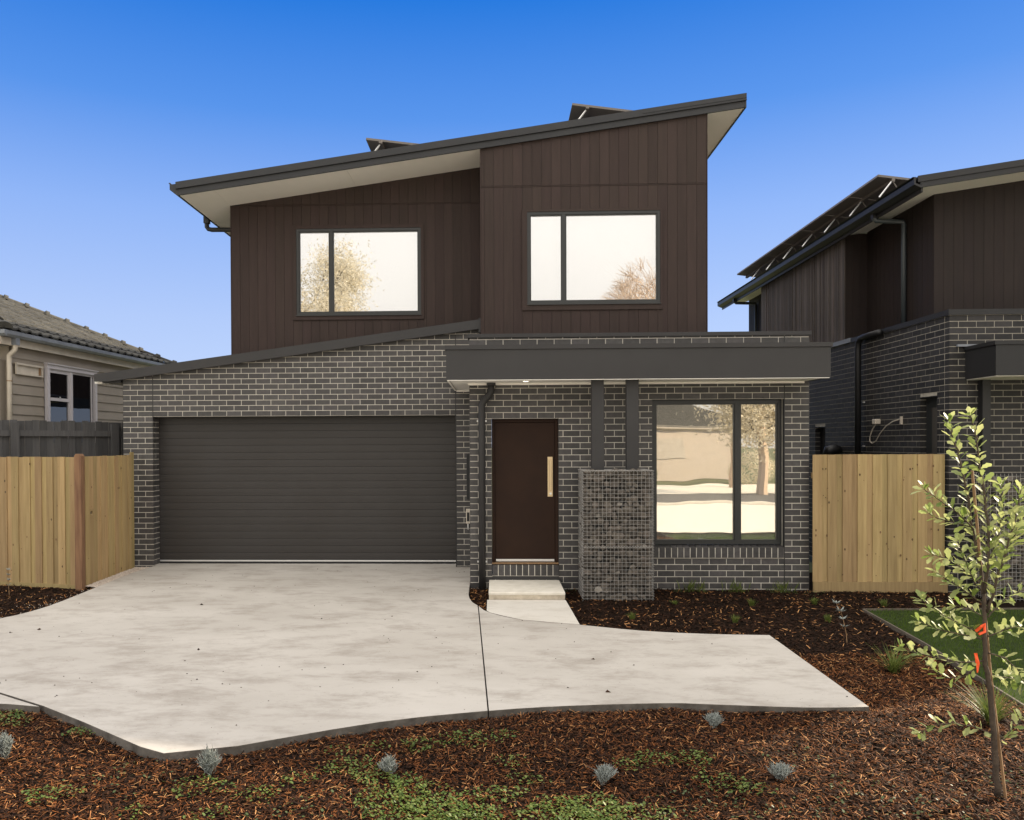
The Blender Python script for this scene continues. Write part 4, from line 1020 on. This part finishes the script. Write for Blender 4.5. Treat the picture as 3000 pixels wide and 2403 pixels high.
n = 42000; x = rng.uniform(4,8.2,n); y = rng.uniform(4.2,9.95,n); k = inpoly(lawn_poly, x, y); x, y = x[k], y[k]
o = blades('lawn_grass', x, y, -.025*(12.8-y)-.047, rng.uniform(.02,.045,len(x)), .005, M_grass, kind='stuff', label='short green lawn grass inside the timber edging', cat='grass')

# ================================================================== MULCH
drive_poly = slab_right + slab_left[1:]
full_left = slab_left; third = [(-3.70,6.215),(-4.24,6.515),(-8.6,7.07),(-8.6,6.3),(-6.4,6.35),(-4.6,6.31),(-4.0,6.27)]
path_poly = [(-.118,11.0),(.895,11.0),(.93,9.3),(.945,8.905),(.62,9.005),(.302,9.112),(-.078,9.458),(-.117,9.55)]
gravel_poly = [(-5.86,10.98),(-5.62,10.9),(-5.54,12.45),(-5.81,12.45)]
def free(x, y, margin=True):
    k = ~inpoly(slab_right,x,y) & ~inpoly(slab_left,x,y) & ~inpoly(third,x,y) & ~inpoly(path_poly,x,y) & ~inpoly(lawn_poly,x,y)
    k &= ~((x > GX0) & (x < GX1) & (y > GY0) & (y < GY1)) & ~((x > -.1) & (x < .9) & (y > 10.15))
    k &= ~((x < -5.9) & (y > 11.0-(x+5.9)*.21-.08)) 
    return k
def bz(x, y): return np.array([bedz(a,b) for a,b in zip(x,y)])
def chips(name, x, y, m, L0, L1, W0, W1, zoff=.004, label=None, tilt=.35):
    n = len(x); z = bz(x,y)+zoff+rng.uniform(0,.012,n)
    a = rng.uniform(0,6.283,n); t = rng.normal(0,tilt,n); L_ = rng.uniform(L0,L1,n)/2; W = rng.uniform(W0,W1,n)/2; T = W*rng.uniform(.3,.7,n)
    d = np.stack([np.cos(a)*np.cos(t),np.sin(a)*np.cos(t),np.sin(t)],1); s = np.stack([-np.sin(a),np.cos(a),rng.normal(0,.4,n)],1); s /= np.linalg.norm(s,axis=1)[:,None]
    u_ = np.cross(d,s); c = np.stack([x,y,z],1)
    V = np.zeros((n,6,3))
    for j,(e,q,r_) in enumerate(((-1,-1,0),(-1,1,0),(-.8,.1,1),(1,-.7,0),(1,.8,0),(.85,0,1))):
        V[:,j] = c+d*(L_*e)[:,None]+s*(W*q)[:,None]+u_*(T*r_)[:,None]
    i = np.arange(n)[:,None]*6
    F = np.concatenate([i+np.array([q]) for q in ([0,2,1],[3,4,5],[0,3,5],[0,5,2],[1,2,5],[1,5,4])])
    return soup(name, V.reshape(-1,3), F, m, None, 'stuff', label, 'mulch')
def scatter(n, x0,x1,y0_,y1_, f_=free):
    x = rng.uniform(x0,x1,n); y = rng.uniform(y0_,y1_,n); k = f_(x,y); return x[k], y[k]
def cat2(*a): return np.concatenate([p[0] for p in a]), np.concatenate([p[1] for p in a])
x, y = cat2(scatter(52000,-5.4,4.2,4.0,6.6), scatter(9000,2.4,4.3,6.3,8.0))
chips('mulch', x, y, M_chip, .015,.050,.003,.008, label='reddish brown bark mulch spread over the front garden bed')
x, y = cat2(scatter(5200,-5.4,4.2,4.0,6.6), scatter(700,2.4,4.3,6.3,8.0))
chips('mulch', x, y, M_chip2, .015,.055,.0025,.006, zoff=.014, label='pale splinters lying on the bark mulch')
x, y = cat2(scatter(26000,.6,6.3,6.3,11.1), scatter(9000,-9,-5.5,8.0,11.2), scatter(1500,-.4,0,9.6,11.1), scatter(26000,-5.4,4.2,4.0,6.6))
chips('mulch', x, y, M_chipd, .02,.07,.006,.016, label='dark mulch in the beds along the wall and fence')  # dark chips over the back beds, also mixed into the front bed
x, y = cat2(scatter(1500,.6,6.3,7.5,11.1), scatter(900,-9,-5.5,8.0,11.2), scatter(130,-.4,0,9.6,11.1))
chips('mulch', x, y, M_chip2, .02,.06,.005,.010, zoff=.012, label='scattered pale chips on the dark mulch by the wall')
# pebbles beside the gate and on the left bed edge
def pebbles(name, x, y, r0, r1, label, zb=None):
    n = len(x); V = np.zeros((n,6,3)); z = (bz(x,y) if zb is None else zb)+.008; r_ = rng.uniform(r0,r1,n)
    c = np.stack([x,y,z],1); a = rng.uniform(0,6.28,n); d1 = np.stack([np.cos(a),np.sin(a),0*a],1); d2 = np.stack([-np.sin(a),np.cos(a),0*a],1); up = np.array([0,0,1.])
    for j,(dv,s_) in enumerate(((d1,1),(d2,.7),(d1,-1),(d2,-.7))): V[:,j] = c+dv*(r_*s_)[:,None]
    V[:,4] = c+up*(r_*.55)[:,None]; V[:,5] = c-up*(r_*.5)[:,None]
    i = np.arange(n)[:,None]*6; F = np.concatenate([i+np.array([q]) for q in ([0,1,4],[1,2,4],[2,3,4],[3,0,4],[1,0,5],[2,1,5],[3,2,5],[0,3,5])])
    return soup(name, V.reshape(-1,3), F, M_pebble, None, 'stuff', label, 'gravel')
x = rng.uniform(-5.95,-5.4,9000); y = rng.uniform(10.85,12.48,9000); k = inpoly(gravel_poly,x,y); x,y = x[k],y[k]
pebbles('gravel', x, y, .010,.019, 'strip of pale pebbles between the pine gate and the driveway', zb=-.025*(12.8-y)-.015-rng.uniform(0,.012,len(x)))
x = rng.uniform(-7.4,-5.6,2600); y = rng.uniform(8.2,10.9,2600); k = free(x,y); x,y = x[k],y[k]
le = np.array(left_edge); dist = np.min(np.hypot(x[:,None]-le[:,0],y[:,None]-le[:,1]),1); k = rng.uniform(0,1,len(x)) < np.exp(-(dist/.16)**1.3)
pebbles('gravel', x[k], y[k], .007,.014, 'white pebbles spilled along the left edge of the driveway')
# crumbs on the concrete
x = rng.uniform(-5.4,2.9,260); y = rng.uniform(5.6,12.4,260); k = inpoly(slab_left,x,y)|inpoly(slab_right,x,y); x,y = x[k],y[k]; n = len(x)
V = np.zeros((n,4,3)); a = rng.uniform(0,6.28,n); rr_ = rng.uniform(.003,.010,n)*np.where(rng.uniform(0,1,n)<.08,2.5,1)
zz = -.025*(12.8-y)+.002
for j in range(3): V[:,j] = np.stack([x+np.cos(a+j*2.1)*rr_*(1.6 if j==0 else .8), y+np.sin(a+j*2.1)*rr_, zz],1)
V[:,3] = np.stack([x,y,zz+rr_*.8],1); i = np.arange(n)[:,None]*4
soup('litter', V.reshape(-1,3), np.concatenate([i+np.array([q]) for q in ([0,1,3],[1,2,3],[2,0,3])]), M_chipd, None, 'stuff', 'tiny dark crumbs of bark on the concrete', 'litter')

# weeds among the mulch: clumps of small leaves
def weeds(name, centres, m, label, leaf=.010, per=260):
    X = []; Y = []; H_ = []
    for cx, cy, rad, dens in centres:
        n = int(per*dens*rad*rad/.04); t = rng.uniform(0,6.28,n); q = rad*np.sqrt(rng.uniform(0,1,n))*(1+.25*np.sin(3*t+cx*9)); px = cx+np.cos(t)*q*1.35; py = cy+np.sin(t)*q
        X.append(px); Y.append(py); H_.append(rng.uniform(.01,.055,n)*(1-.5*(q/rad)))
    x = np.concatenate(X); y = np.concatenate(Y); h = np.concatenate(H_); k = free(x,y); x,y,h = x[k],y[k],h[k]; n = len(x); z = bz(x,y)+h+.01
    V = np.zeros((n,6,3)); a = rng.uniform(0,6.28,n); r_ = rng.uniform(.6,1.3,n)*leaf; tx, ty = rng.normal(0,.35,n), rng.normal(0,.35,n)
    for j in range(6):
        t = a+j*1.047; dx, dy = np.cos(t)*r_, np.sin(t)*r_*.8; V[:,j] = np.stack([x+dx,y+dy,z+dx*tx+dy*ty],1)
    i = np.arange(n)[:,None]*6; F = np.concatenate([i+np.array([q]) for q in ([0,1,2,3],[0,3,4,5])])
    return soup(name, V.reshape(-1,3), F, m, None, 'stuff', label, 'weeds')
def W(px, py):      # helper values already in metres
    return px, py
bright = [(-3.15,5.80,.09,1),(-3.9,6.05,.16,1.3),(-4.15,5.85,.15,1.2),(-.55,5.62,.13,.8),(-.25,5.75,.14,.8),(.05,5.80,.10,.7),(-.85,5.60,.08,.5),(-.95,5.25,.16,.9),(-.72,5.05,.15,1.2),(-.5,4.95,.14,1.2),(-.62,4.72,.2,1.3),(-.35,4.66,.22,1.5),(-.2,4.5,.22,1.6),(0.0,4.85,.14,.9),(-1.1,5.5,.1,.5),
    (.35,4.62,.2,1.5),(.55,4.72,.16,1.4),(.75,4.6,.2,1.2),(.45,4.45,.2,1.2),(.18,5.05,.10,.7),(.9,5.32,.10,.7),(1.05,5.42,.12,.9),(1.35,5.42,.13,1.0),(1.45,5.08,.13,.8),(1.62,4.98,.10,.8),(.1,5.35,.1,.5),(-1.9,4.95,.14,.8),(-1.5,4.85,.12,.7),(-1.7,4.6,.1,.7),(-2.8,4.8,.13,.9),(-2.2,4.62,.08,.6),(-1.3,5.05,.1,.6)]
weeds('clover', bright, M_weed, 'bright green clover patches growing through the front mulch', .0085, 360)
bright += [(rng.uniform(-4.5,2.4), rng.uniform(4.35,6.0), rng.uniform(.03,.09), rng.uniform(.5,1.1)) for _ in range(90)]
dull = [(1.2,4.7,.3,.5),(1.8,4.6,.3,.4),(2.3,4.9,.25,.4),(2.6,4.55,.3,.45),(-1.0,4.55,.35,.4),(-2.4,5.0,.3,.3),(2.0,5.45,.2,.4),(3.3,5.0,.3,.4),(.9,10.8,.12,.9),(1.02,10.95,.08,1),(2.55,10.9,.12,.8),(2.9,10.95,.1,.5),(3.9,10.95,.18,.8),(4.3,10.85,.14,.7)]
weeds('weed_patch', dull, M_weedd, 'dull green seedlings scattered in the mulch', .008, 120)
for (cx, cy), lb in (((3.30,10.98),'thin grass weeds against the brick under the big window'),((2.75,10.98),'small grass weeds against the brick beside the rock cage'),((3.95,10.98),'thin grass weeds at the right brick corner')):
    n = 60; xx = rng.normal(cx,.08,n); yy = rng.normal(cy,.02,n)
    o = blades('weed', xx, yy, bz(xx,yy), rng.uniform(.06,.2,n), .006, M_tuft, None, .6, lb, 'weed', kind=None)

# ================================================================== PLANTS
def clump(name, label, cat, loc, n, h, rad, wid, m, group=None, droop=.5, seg=4, rings=1):
    """tuft of arching narrow leaves"""
    mb = MB(); rr = random
    for i in range(n):
        a = rr.uniform(0,6.283); out = rad*rr.uniform(.15,1)**.7; hh = h*rr.uniform(.55,1); bx_, by_ = rr.gauss(0,.012), rr.gauss(0,.012)
        k = len(mb.v)
        for s_ in range(seg+1):
            t = s_/seg; q = out*t**1.25; z = hh*(t-droop*.5*t*t*out/rad*1.2); w_ = wid*(1-t*.85)
            px, py = bx_+math.cos(a)*q, by_+math.sin(a)*q
            mb.v += [(px-math.sin(a)*w_,py+math.cos(a)*w_,z),(px+math.sin(a)*w_,py-math.cos(a)*w_,z)]
        for s_ in range(seg): mb.f.append((k+2*s_,k+2*s_+1,k+2*s_+3,k+2*s_+2))
    me = bpy.data.meshes.new(name); me.from_pydata(mb.v,[],mb.f); o = link(name, me, None, m); o.location = loc; return tag(o, label, cat, group)
def at(x, y, dz=0): return (x, y, bedz(x,y)+dz)
clump('tussock_grass', 'arching green tussock in the dark mulch near the driveway corner', 'grass clump', at(3.71,7.46), 90, .34, .30, .006, M_tuft, 'tussocks in the mulch')
clump('tussock_grass', 'yellow green tussock behind the sapling trunk', 'grass clump', at(3.80,6.15), 150, .38, .36, .005, M_tuft, 'tussocks in the mulch')
tufts = [(1.621,9.44,'round green seedling tuft in front of the rock cage'),(2.784,9.235,'green seedling tuft near the driveway, below the big window'),(3.263,10.126,'small green tuft close to the wall under the big window'),(4.067,10.163,'green tuft near the left end of the right pine fence'),(3.901,9.36,'green tuft beside the slender grey seedling'),(4.937,10.174,'low green tuft in front of the right pine fence'),(2.3,10.2,'tiny green tuft beside the rock cage')]
for x_, y_, lb in tufts: clump('seedling_tuft', lb, 'small plant', at(x_,y_), 90, .11 if x_ != 2.3 else .06, .075, .0035, M_tuft, 'seedling tufts in the dark bed', droop=.3)
def silver(loc, lb, h=.2, n=150, rad=.09):
    mb = MB(); h *= .88; rad *= .9; lx, ly = random.uniform(-.03,.03), random.uniform(-.02,.02)
    for i in range(n):
        a = random.uniform(0,6.283); out = rad*random.uniform(.1,1); hh = h*random.uniform(.6,1)*(1-.25*out/rad)
        pts = [Vector((random.gauss(0,.01),random.gauss(0,.01),0))]
        for s_ in (.35,.7,1): pts.append(Vector((math.cos(a)*out*s_+lx*s_+random.gauss(0,.010),math.sin(a)*out*s_+ly*s_+random.gauss(0,.010),hh*s_*random.uniform(.85,1.1))))
        mb.tube(pts, [.0018,.0022,.0024,.0012], 3, False)
        for s_ in range(2):
            b = pts[2]; e = b+Vector((random.gauss(0,.018),random.gauss(0,.018),random.uniform(.01,.035))); mb.tube([b,e], [.002,.001], 3, False)
    me = bpy.data.meshes.new('silver_shrub'); me.from_pydata(mb.v,[],mb.f); o = link('silver_shrub', me, None, M_silverleaf); o.location = loc
    return tag(o, lb, 'shrub', 'silver shrubs in the front mulch')
silver(at(-3.44,5.36), 'silver grey bush cut by the left edge of the photo', .24)
silver(at(-1.926,5.16), 'silver grey bush below the front corner of the driveway', .24)
silver(at(-.704,5.19), 'silver grey bush among the clover patches left of centre', .17, 120, .08)
silver(at(.68,5.07), 'silver grey bush beside the bright clover, right of centre', .15, 150, .08)
silver(at(1.654,6.05), 'silver grey bush in the shade just below the driveway edge', .14, 130, .08)
silver(at(1.849,5.16), 'silver grey bush lowest to the right, near the sapling', .14, 130, .09)
def seedling(loc, lb, h, lean, m, nl=26, ls=.035):
    t = thing('seedling', lb, 'seedling', loc)
    pts = [Vector((lean*s_*s_*h+random.gauss(0,.004),random.gauss(0,.004),h*s_)) for s_ in np.linspace(0,1,7)]
    MB().tube(pts, [.005,.0045,.004,.0035,.003,.0025,.0015], 5).build('stem', M_stake, t)
    mb = MB()
    for i in range(nl):
        s_ = random.uniform(.35,1); p = pts[int(s_*6)]; a = random.uniform(0,6.28); L_ = ls*random.uniform(.6,1.2)
        e = p+Vector((math.cos(a)*L_,math.sin(a)*L_,L_*random.uniform(.2,1))); d = Vector((-math.sin(a),math.cos(a),0))*L_*.16; k = len(mb.v); q = p.lerp(e,.5)
        mb.v += [tuple(p),tuple(q+d),tuple(e),tuple(q-d)]; mb.f.append((k,k+1,k+2,k+3))
    me = bpy.data.meshes.new('foliage'); me.from_pydata(mb.v,[],mb.f); link('foliage', me, t, m); return t
seedling(at(3.72,8.45), 'slender pale grey seedling leaning left in the dark mulch', .50, -.32, M_silverleaf, 60, .05)
seedling(at(-6.70,10.55), 'small grey green seedling in front of the left pine fence', .42, .03, M_silverleaf, 90, .035)

# ---- sapling with stake and tape
TY = 4.93
leafmeshes = []
for k in range(5):
    rr = random.Random(30+k); mb = MB(); L_ = 1.0; seg = 8; bend = rr.uniform(-.35,.35); curl = rr.uniform(.05,.28)
    for s_ in range(seg+1):
        t = s_/seg; w_ = (.04+.19*math.sin(min(1,t**1.35)*math.pi*.93)**.9)*(1+.22*math.sin(t*16+k)) if t < 1 else .05
        if t < .12: w_ = .03
        z = bend*t*t-.03; y = 0
        mb.v += [(t,-w_,z+curl*w_),(t,0,z),(t,w_,z+curl*w_)]
    for s_ in range(seg):
        a = 3*s_; mb.f += [(a,a+1,a+4,a+3),(a+1,a+2,a+5,a+4)]
    me = bpy.data.meshes.new('leaf'); me.from_pydata(mb.v,[],mb.f); me.materials.append(M_leaf)
    for p in me.polygons: p.use_smooth = True
    leafmeshes.append(me)
sap = thing('sapling', 'young sapling with pale wavy leaves in the front right mulch', 'tree', (3.01,TY,-.27))
# branch polylines in metres on the sapling's own plane (x, z, y-offset)
BR = [([(3.085, -0.233, 0), (3.073, -0.012, 0), (3.055, 0.223, 0), (3.034, 0.428, 0), (3.010, 0.619, 0), (3.008, 0.809, 0), (3.001, 1.014, 0)], 0.0195, 0.011, 0),
    ([(3.001, 1.014, 0), (2.984, 1.187, 0.02), (2.961, 1.39, 0.04), (2.923, 1.655, 0.05), (2.874, 1.862, 0.05), (2.839, 1.995, 0.05), (2.815, 2.083, 0.05)], 0.01, 0.003, 0.9),
    ([(3.001, 1.014, 0), (3.011, 1.224, -0.03), (2.998, 1.457, -0.04), (2.964, 1.718, -0.04), (2.941, 1.892, -0.03), (2.924, 2.037, -0.03), (2.895, 2.11, -0.03)], 0.01, 0.003, 0.9),
    ([(2.955, 1.406, 0.03), (2.837, 1.512, 0), (2.725, 1.587, -0.02), (2.62, 1.66, -0.03)], 0.005, 0.002, 1.2),
    ([(2.941, 1.421, 0.03), (2.851, 1.448, 0.05), (2.767, 1.469, 0.08), (2.719, 1.503, 0.1)], 0.004, 0.002, 0.9),
    ([(3.019, 0.897, 0), (3.05, 1.111, -0.05), (3.087, 1.289, -0.08), (3.137, 1.49, -0.08), (3.17, 1.662, -0.08)], 0.009, 0.003, 1.2),
    ([(3.071, 1.199, -0.06), (3.167, 1.368, -0.02), (3.258, 1.51, 0.02), (3.306, 1.656, 0.02)], 0.005, 0.002, 1.2),
    ([(2.996, 0.765, 0), (2.852, 0.826, -0.05), (2.696, 0.903, -0.1), (2.554, 1.004, -0.13)], 0.005, 0.002, 1.1),
    ([(2.991, 0.736, 0), (2.899, 0.745, 0.08), (2.79, 0.765, 0.12), (2.688, 0.809, 0.15)], 0.005, 0.002, 1.0),
    ([(2.991, 0.598, 0), (2.844, 0.6, -0.04), (2.68, 0.639, -0.08), (2.542, 0.672, -0.1), (2.449, 0.701, -0.1)], 0.005, 0.002, 0.8),
    ([(2.985, 0.575, 0), (2.9, 0.492, 0.03), (2.816, 0.473, 0.06), (2.739, 0.521, 0.08)], 0.004, 0.002, 0.9),
    ([(2.984, 1.073, 0), (2.895, 1.167, 0.05), (2.805, 1.224, 0.07), (2.729, 1.243, 0.08)], 0.005, 0.002, 1.1),
    ([(2.99, 0.956, 0), (2.843, 1.051, -0.04), (2.741, 1.108, -0.07), (2.67, 1.159, -0.08)], 0.005, 0.002, 1.0),
    ([(3.025, 0.751, 0), (3.156, 0.783, 0.05), (3.262, 0.798, 0.08), (3.363, 0.728, 0.1)], 0.005, 0.002, 1.0),
    ([(3.025, 0.648, 0), (3.094, 0.633, -0.05), (3.164, 0.564, -0.06), (3.215, 0.463, -0.06)], 0.005, 0.002, 0.9),
    ([(3.024, 0.868, 0), (3.141, 0.961, 0.05), (3.262, 1.015, 0.08), (3.363, 1.03, 0.08)], 0.005, 0.002, 1.0),
    ([(3.049, 0.149, 0), (2.911, 0.21, -0.05), (2.766, 0.243, -0.08), (2.641, 0.232, -0.1), (2.565, 0.191, -0.1)], 0.004, 0.0015, 0.6),
    ([(3.061, 0.105, 0), (3.158, 0.102, 0.05), (3.229, 0.169, 0.07), (3.279, 0.211, 0.08)], 0.003, 0.0015, 0.5),
    ([(3.001, 1.014, 0), (2.876, 1.13, -0.08), (2.81, 1.251, -0.12), (2.757, 1.354, -0.14)], 0.004, 0.002, 1.0),
    ([(3.017, 1.224, -0.03), (3.094, 1.395, 0), (3.133, 1.538, 0.03), (3.119, 1.685, 0.04)], 0.004, 0.002, 1.2),
    ([(3.007, 0.868, 0), (2.969, 0.905, 0.1), (2.904, 0.912, 0.14)], 0.004, 0.002, 1.0),
    ([(3.008, 0.516, 0), (3.136, 0.49, 0.04), (3.262, 0.458, 0.1)], 0.004, 0.002, 0.9)]
mbt = MB(); leaves = []
bp = []
for bi, (pts, r0, r1, lf) in enumerate(BR):
    P = [Vector((x_, TY+dy, z_)) for x_, z_, dy in pts]
    # smooth resample
    Q = []
    for i in range(len(P)-1):
        for s_ in range(4): Q.append(P[i].lerp(P[i+1], s_/4))
    Q.append(P[-1]); Q = [q+Vector((random.gauss(0,.003),random.gauss(0,.003),0)) if 0 < i < len(Q)-1 else q for i, q in enumerate(Q)]
    n = len(Q); MBb = MB().tube([q-sap.location for q in Q], [r0+(r1-r0)*i/(n-1) for i in range(n)], 7)
    MBb.build('trunk' if bi == 0 else 'branch', M_bark, sap, smooth=True)
    if lf <= 0: continue
    Lt = sum((Q[i+1]-Q[i]).length for i in range(n-1)); acc = 0; nxt = Lt*(.12 if bi else .5); phi = random.uniform(0,6.28)
    step = .0145/lf
    for i in range(n-1):
        d = Q[i+1]-Q[i]; L_ = d.length
        while nxt <= acc+L_:
            p = Q[i]+d*((nxt-acc)/L_); t = nxt/Lt; phi += 2.4
            leaves.append((p, d.normalized(), phi, .050+.034*random.random())); nxt += step
        acc += L_
    for j in range(4): leaves.append((Q[-1], (Q[-1]-Q[-2]).normalized(), phi+j*1.6, .06))
random.shuffle(leaves)
sv_, sf_ = [], []
for i, (p, d, phi, L_) in enumerate(leaves):
    up = d.orthogonal().normalized(); side = Matrix.Rotation(phi,3,d) @ up
    out = (side*1.0+d*random.uniform(.35,1.0)+Vector((0,0,.25))).normalized()
    q = out.to_track_quat('X','Z').to_matrix().to_4x4() @ Matrix.Rotation(random.gauss(0,.5),4,'X')
    M = Matrix.Translation(p-sap.location+out*.004) @ q @ Matrix.Scale(L_,4)
    me = leafmeshes[i % 5]
    if i < 298:
        o = bpy.data.objects.new('leaf', me); C.objects.link(o); o.parent = sap; o.matrix_basis = M
    else:
        n = len(sv_); sv_ += [tuple(M @ v.co) for v in me.vertices]; sf_ += [tuple(n+j for j in p_.vertices) for p_ in me.polygons]
if sv_:
    me = bpy.data.meshes.new('leaf'); me.from_pydata(sv_,[],sf_); o = link('leaf', me, sap, M_leaf); o['kind'] = 'stuff'
    for p_ in me.polygons: p_.use_smooth = True
print('LEAVES', len(leaves))
stk = MB().tube([(3.135,TY-.01,-.30),(3.055,TY+.02,.5),(2.945,TY+.03,1.77)], .0095, 4).build('stake', M_stake, None); tag(stk, 'thin hardwood stake tied to the sapling trunk', 'stake')
tp = MB(); 
tp.tube([(2.93,TY-.035,.79),(2.955,TY-.045,.82),(2.985,TY-.03,.835),(2.975,TY-.05,.79),(2.94,TY-.05,.775)], .009, 5)
tpo = tp.build('ribbon', M_tape); tag(tpo, 'bright orange tape tied around the sapling and its stake', 'ribbon')
tt_ = MB(); k = 0
for j, (xa_, xb_, z_) in enumerate(((2.912,2.930,.66),(2.915,2.937,.635),(2.922,2.945,.60),(2.925,2.942,.565),(2.928,2.934,.54))):
    for dy_ in (0,.002): tt_.v += [(xa_,TY-.05+dy_-.004*(j%2),z_),(xb_,TY-.052+dy_+.004*(j%2),z_)]
for j in range(4):
    k = 4*j
    for q_ in ((0,1,5,4),(2,6,7,3),(0,4,6,2),(1,3,7,5)): tt_.f.append(tuple(k+i_ for i_ in q_))
tt_.f += [(0,2,3,1),(16,17,19,18)]
tt_.build('ribbon_tail', M_tape, tpo)

# ================================================================== ACROSS THE STREET (seen in the window reflections)
oh = thing('opposite_house', 'low brick house across the street, seen only as a reflection in the lower window', 'house', (11.5,-28,0))
bx('wall', M_clay, oh, -9,4,-6,0,-.4,2.9); bx('fascia', M_cream, oh, -9.4,4.4,0,.25,2.85,3.05)
rfm = MB(); rfm.v = [(-9.5,.3,3.0),(4.5,.3,3.0),(4.5,-6.3,3.0),(-9.5,-6.3,3.0),(-6,-3,4.9),(1,-3,4.9)]; rfm.f = [(0,1,5,4),(1,2,5),(2,3,4,5),(3,0,4)]; rfm.build('roof', M_tile, oh)
for a in (-6.5,-1.5): bx('window', M_cream, oh, a,a+2,.001,.04,.9,2.2)
def bigtree(name, lb, loc, h, crown_r, m, nleaf, bare=False, seed=1):
    rr = random.Random(seed); t = thing(name, lb, 'tree', loc)
    MB().tube([(0,0,0),(.1,0,h*.25),(-.1,.1,h*.5),(.1,0,h*.8)], [.28,.22,.15,.05], 8).build('trunk', M_barkp, t)
    mb = MB(); tips = []
    def grow(p, d, L_, r_, lev):
        q = p+d*L_; mb.tube([p, p.lerp(q,.5)+Vector((rr.gauss(0,.05),rr.gauss(0,.05),0))*L_, q], [r_,r_*.8,r_*.55], 4, False); tips.append(q)
        if lev > 0:
            for _ in range(3 if not bare else 4):
                nd = (d+Vector((rr.gauss(0,.5),rr.gauss(0,.5),rr.gauss(.12,.35)))).normalized(); grow(q, nd, L_*.72, r_*.62, lev-1)
    for k in range(9):
        z = h*rr.uniform(.3,.7); a = rr.uniform(0,6.28); grow(Vector((0,0,z)), Vector((math.cos(a)*.8,math.sin(a)*.8,.6)).normalized(), crown_r*.42, .08, 4 if bare else 2)
    me = bpy.data.meshes.new('crown'); me.from_pydata(mb.v,[],mb.f); link('crown', me, t, m if bare else M_bark)
    if not bare:
        n = nleaf; idx = rng.integers(0,len(tips),n); c = np.array([tuple(q) for q in tips])[idx]+rng.normal(0,.55,(n,3))
        V = np.zeros((n,4,3)); d = rng.normal(0,1,(n,3)); d /= np.linalg.norm(d,axis=1)[:,None]; e = np.cross(d, rng.normal(0,1,(n,3))); e /= np.linalg.norm(e,axis=1)[:,None]
        V[:,0] = c-d*.09; V[:,1] = c+e*.035; V[:,2] = c+d*.09; V[:,3] = c-e*.035
        i = np.arange(n)[:,None]*4; o = soup('foliage', V.reshape(-1,3), i+np.array([[0,1,2,3]]), m, t)
    return t
bigtree('gum_tree', 'tall leafy tree across the street, reflected in the left upper window', (-11.4,-16,-.4), 14.5, 5.6, M_leafp, 42000, seed=3)
bigtree('bare_tree', 'leafless tree across the street, reflected in the right upper window', (12.4,-19,-.4), 10.5, 7.5, M_barkp, 0, True, seed=5)
bigtree('street_tree', 'bushy tree across the street, reflected in the lower window', (11.9,-13,-.4), 7, 2.2, M_leafp, 16000, seed=8)

for i_, (x_, s_) in enumerate(((6.5,1.1),(8.3,.8),(14.6,1.2))):
    n = 2600; d = rng.normal(0,1,(n,3)); d /= np.linalg.norm(d,axis=1)[:,None]; c = d*(rng.uniform(.6,1,n)**.4)[:,None]*np.array([s_*1.2,s_,s_*.9])+np.array([0,0,s_*.7])
    e = np.cross(d, rng.normal(0,1,(n,3))); e /= np.linalg.norm(e,axis=1)[:,None]; g_ = np.cross(d,e)
    V = np.stack([c-e*.07,c+g_*.03,c+e*.07,c-g_*.03],1); o = soup('bush', V.reshape(-1,3), np.arange(n)[:,None]*4+np.array([[0,1,2,3]]), M_leafd if i_ == 1 else M_leafp)
    o.location = (x_,-22.8,-.4); tag(o, ['bush left of the others across the street, seen in the lower window','small dark green bush in the middle across the street, seen in the lower window','largest bush across the street, seen at the right of the lower window'][i_], 'bush')
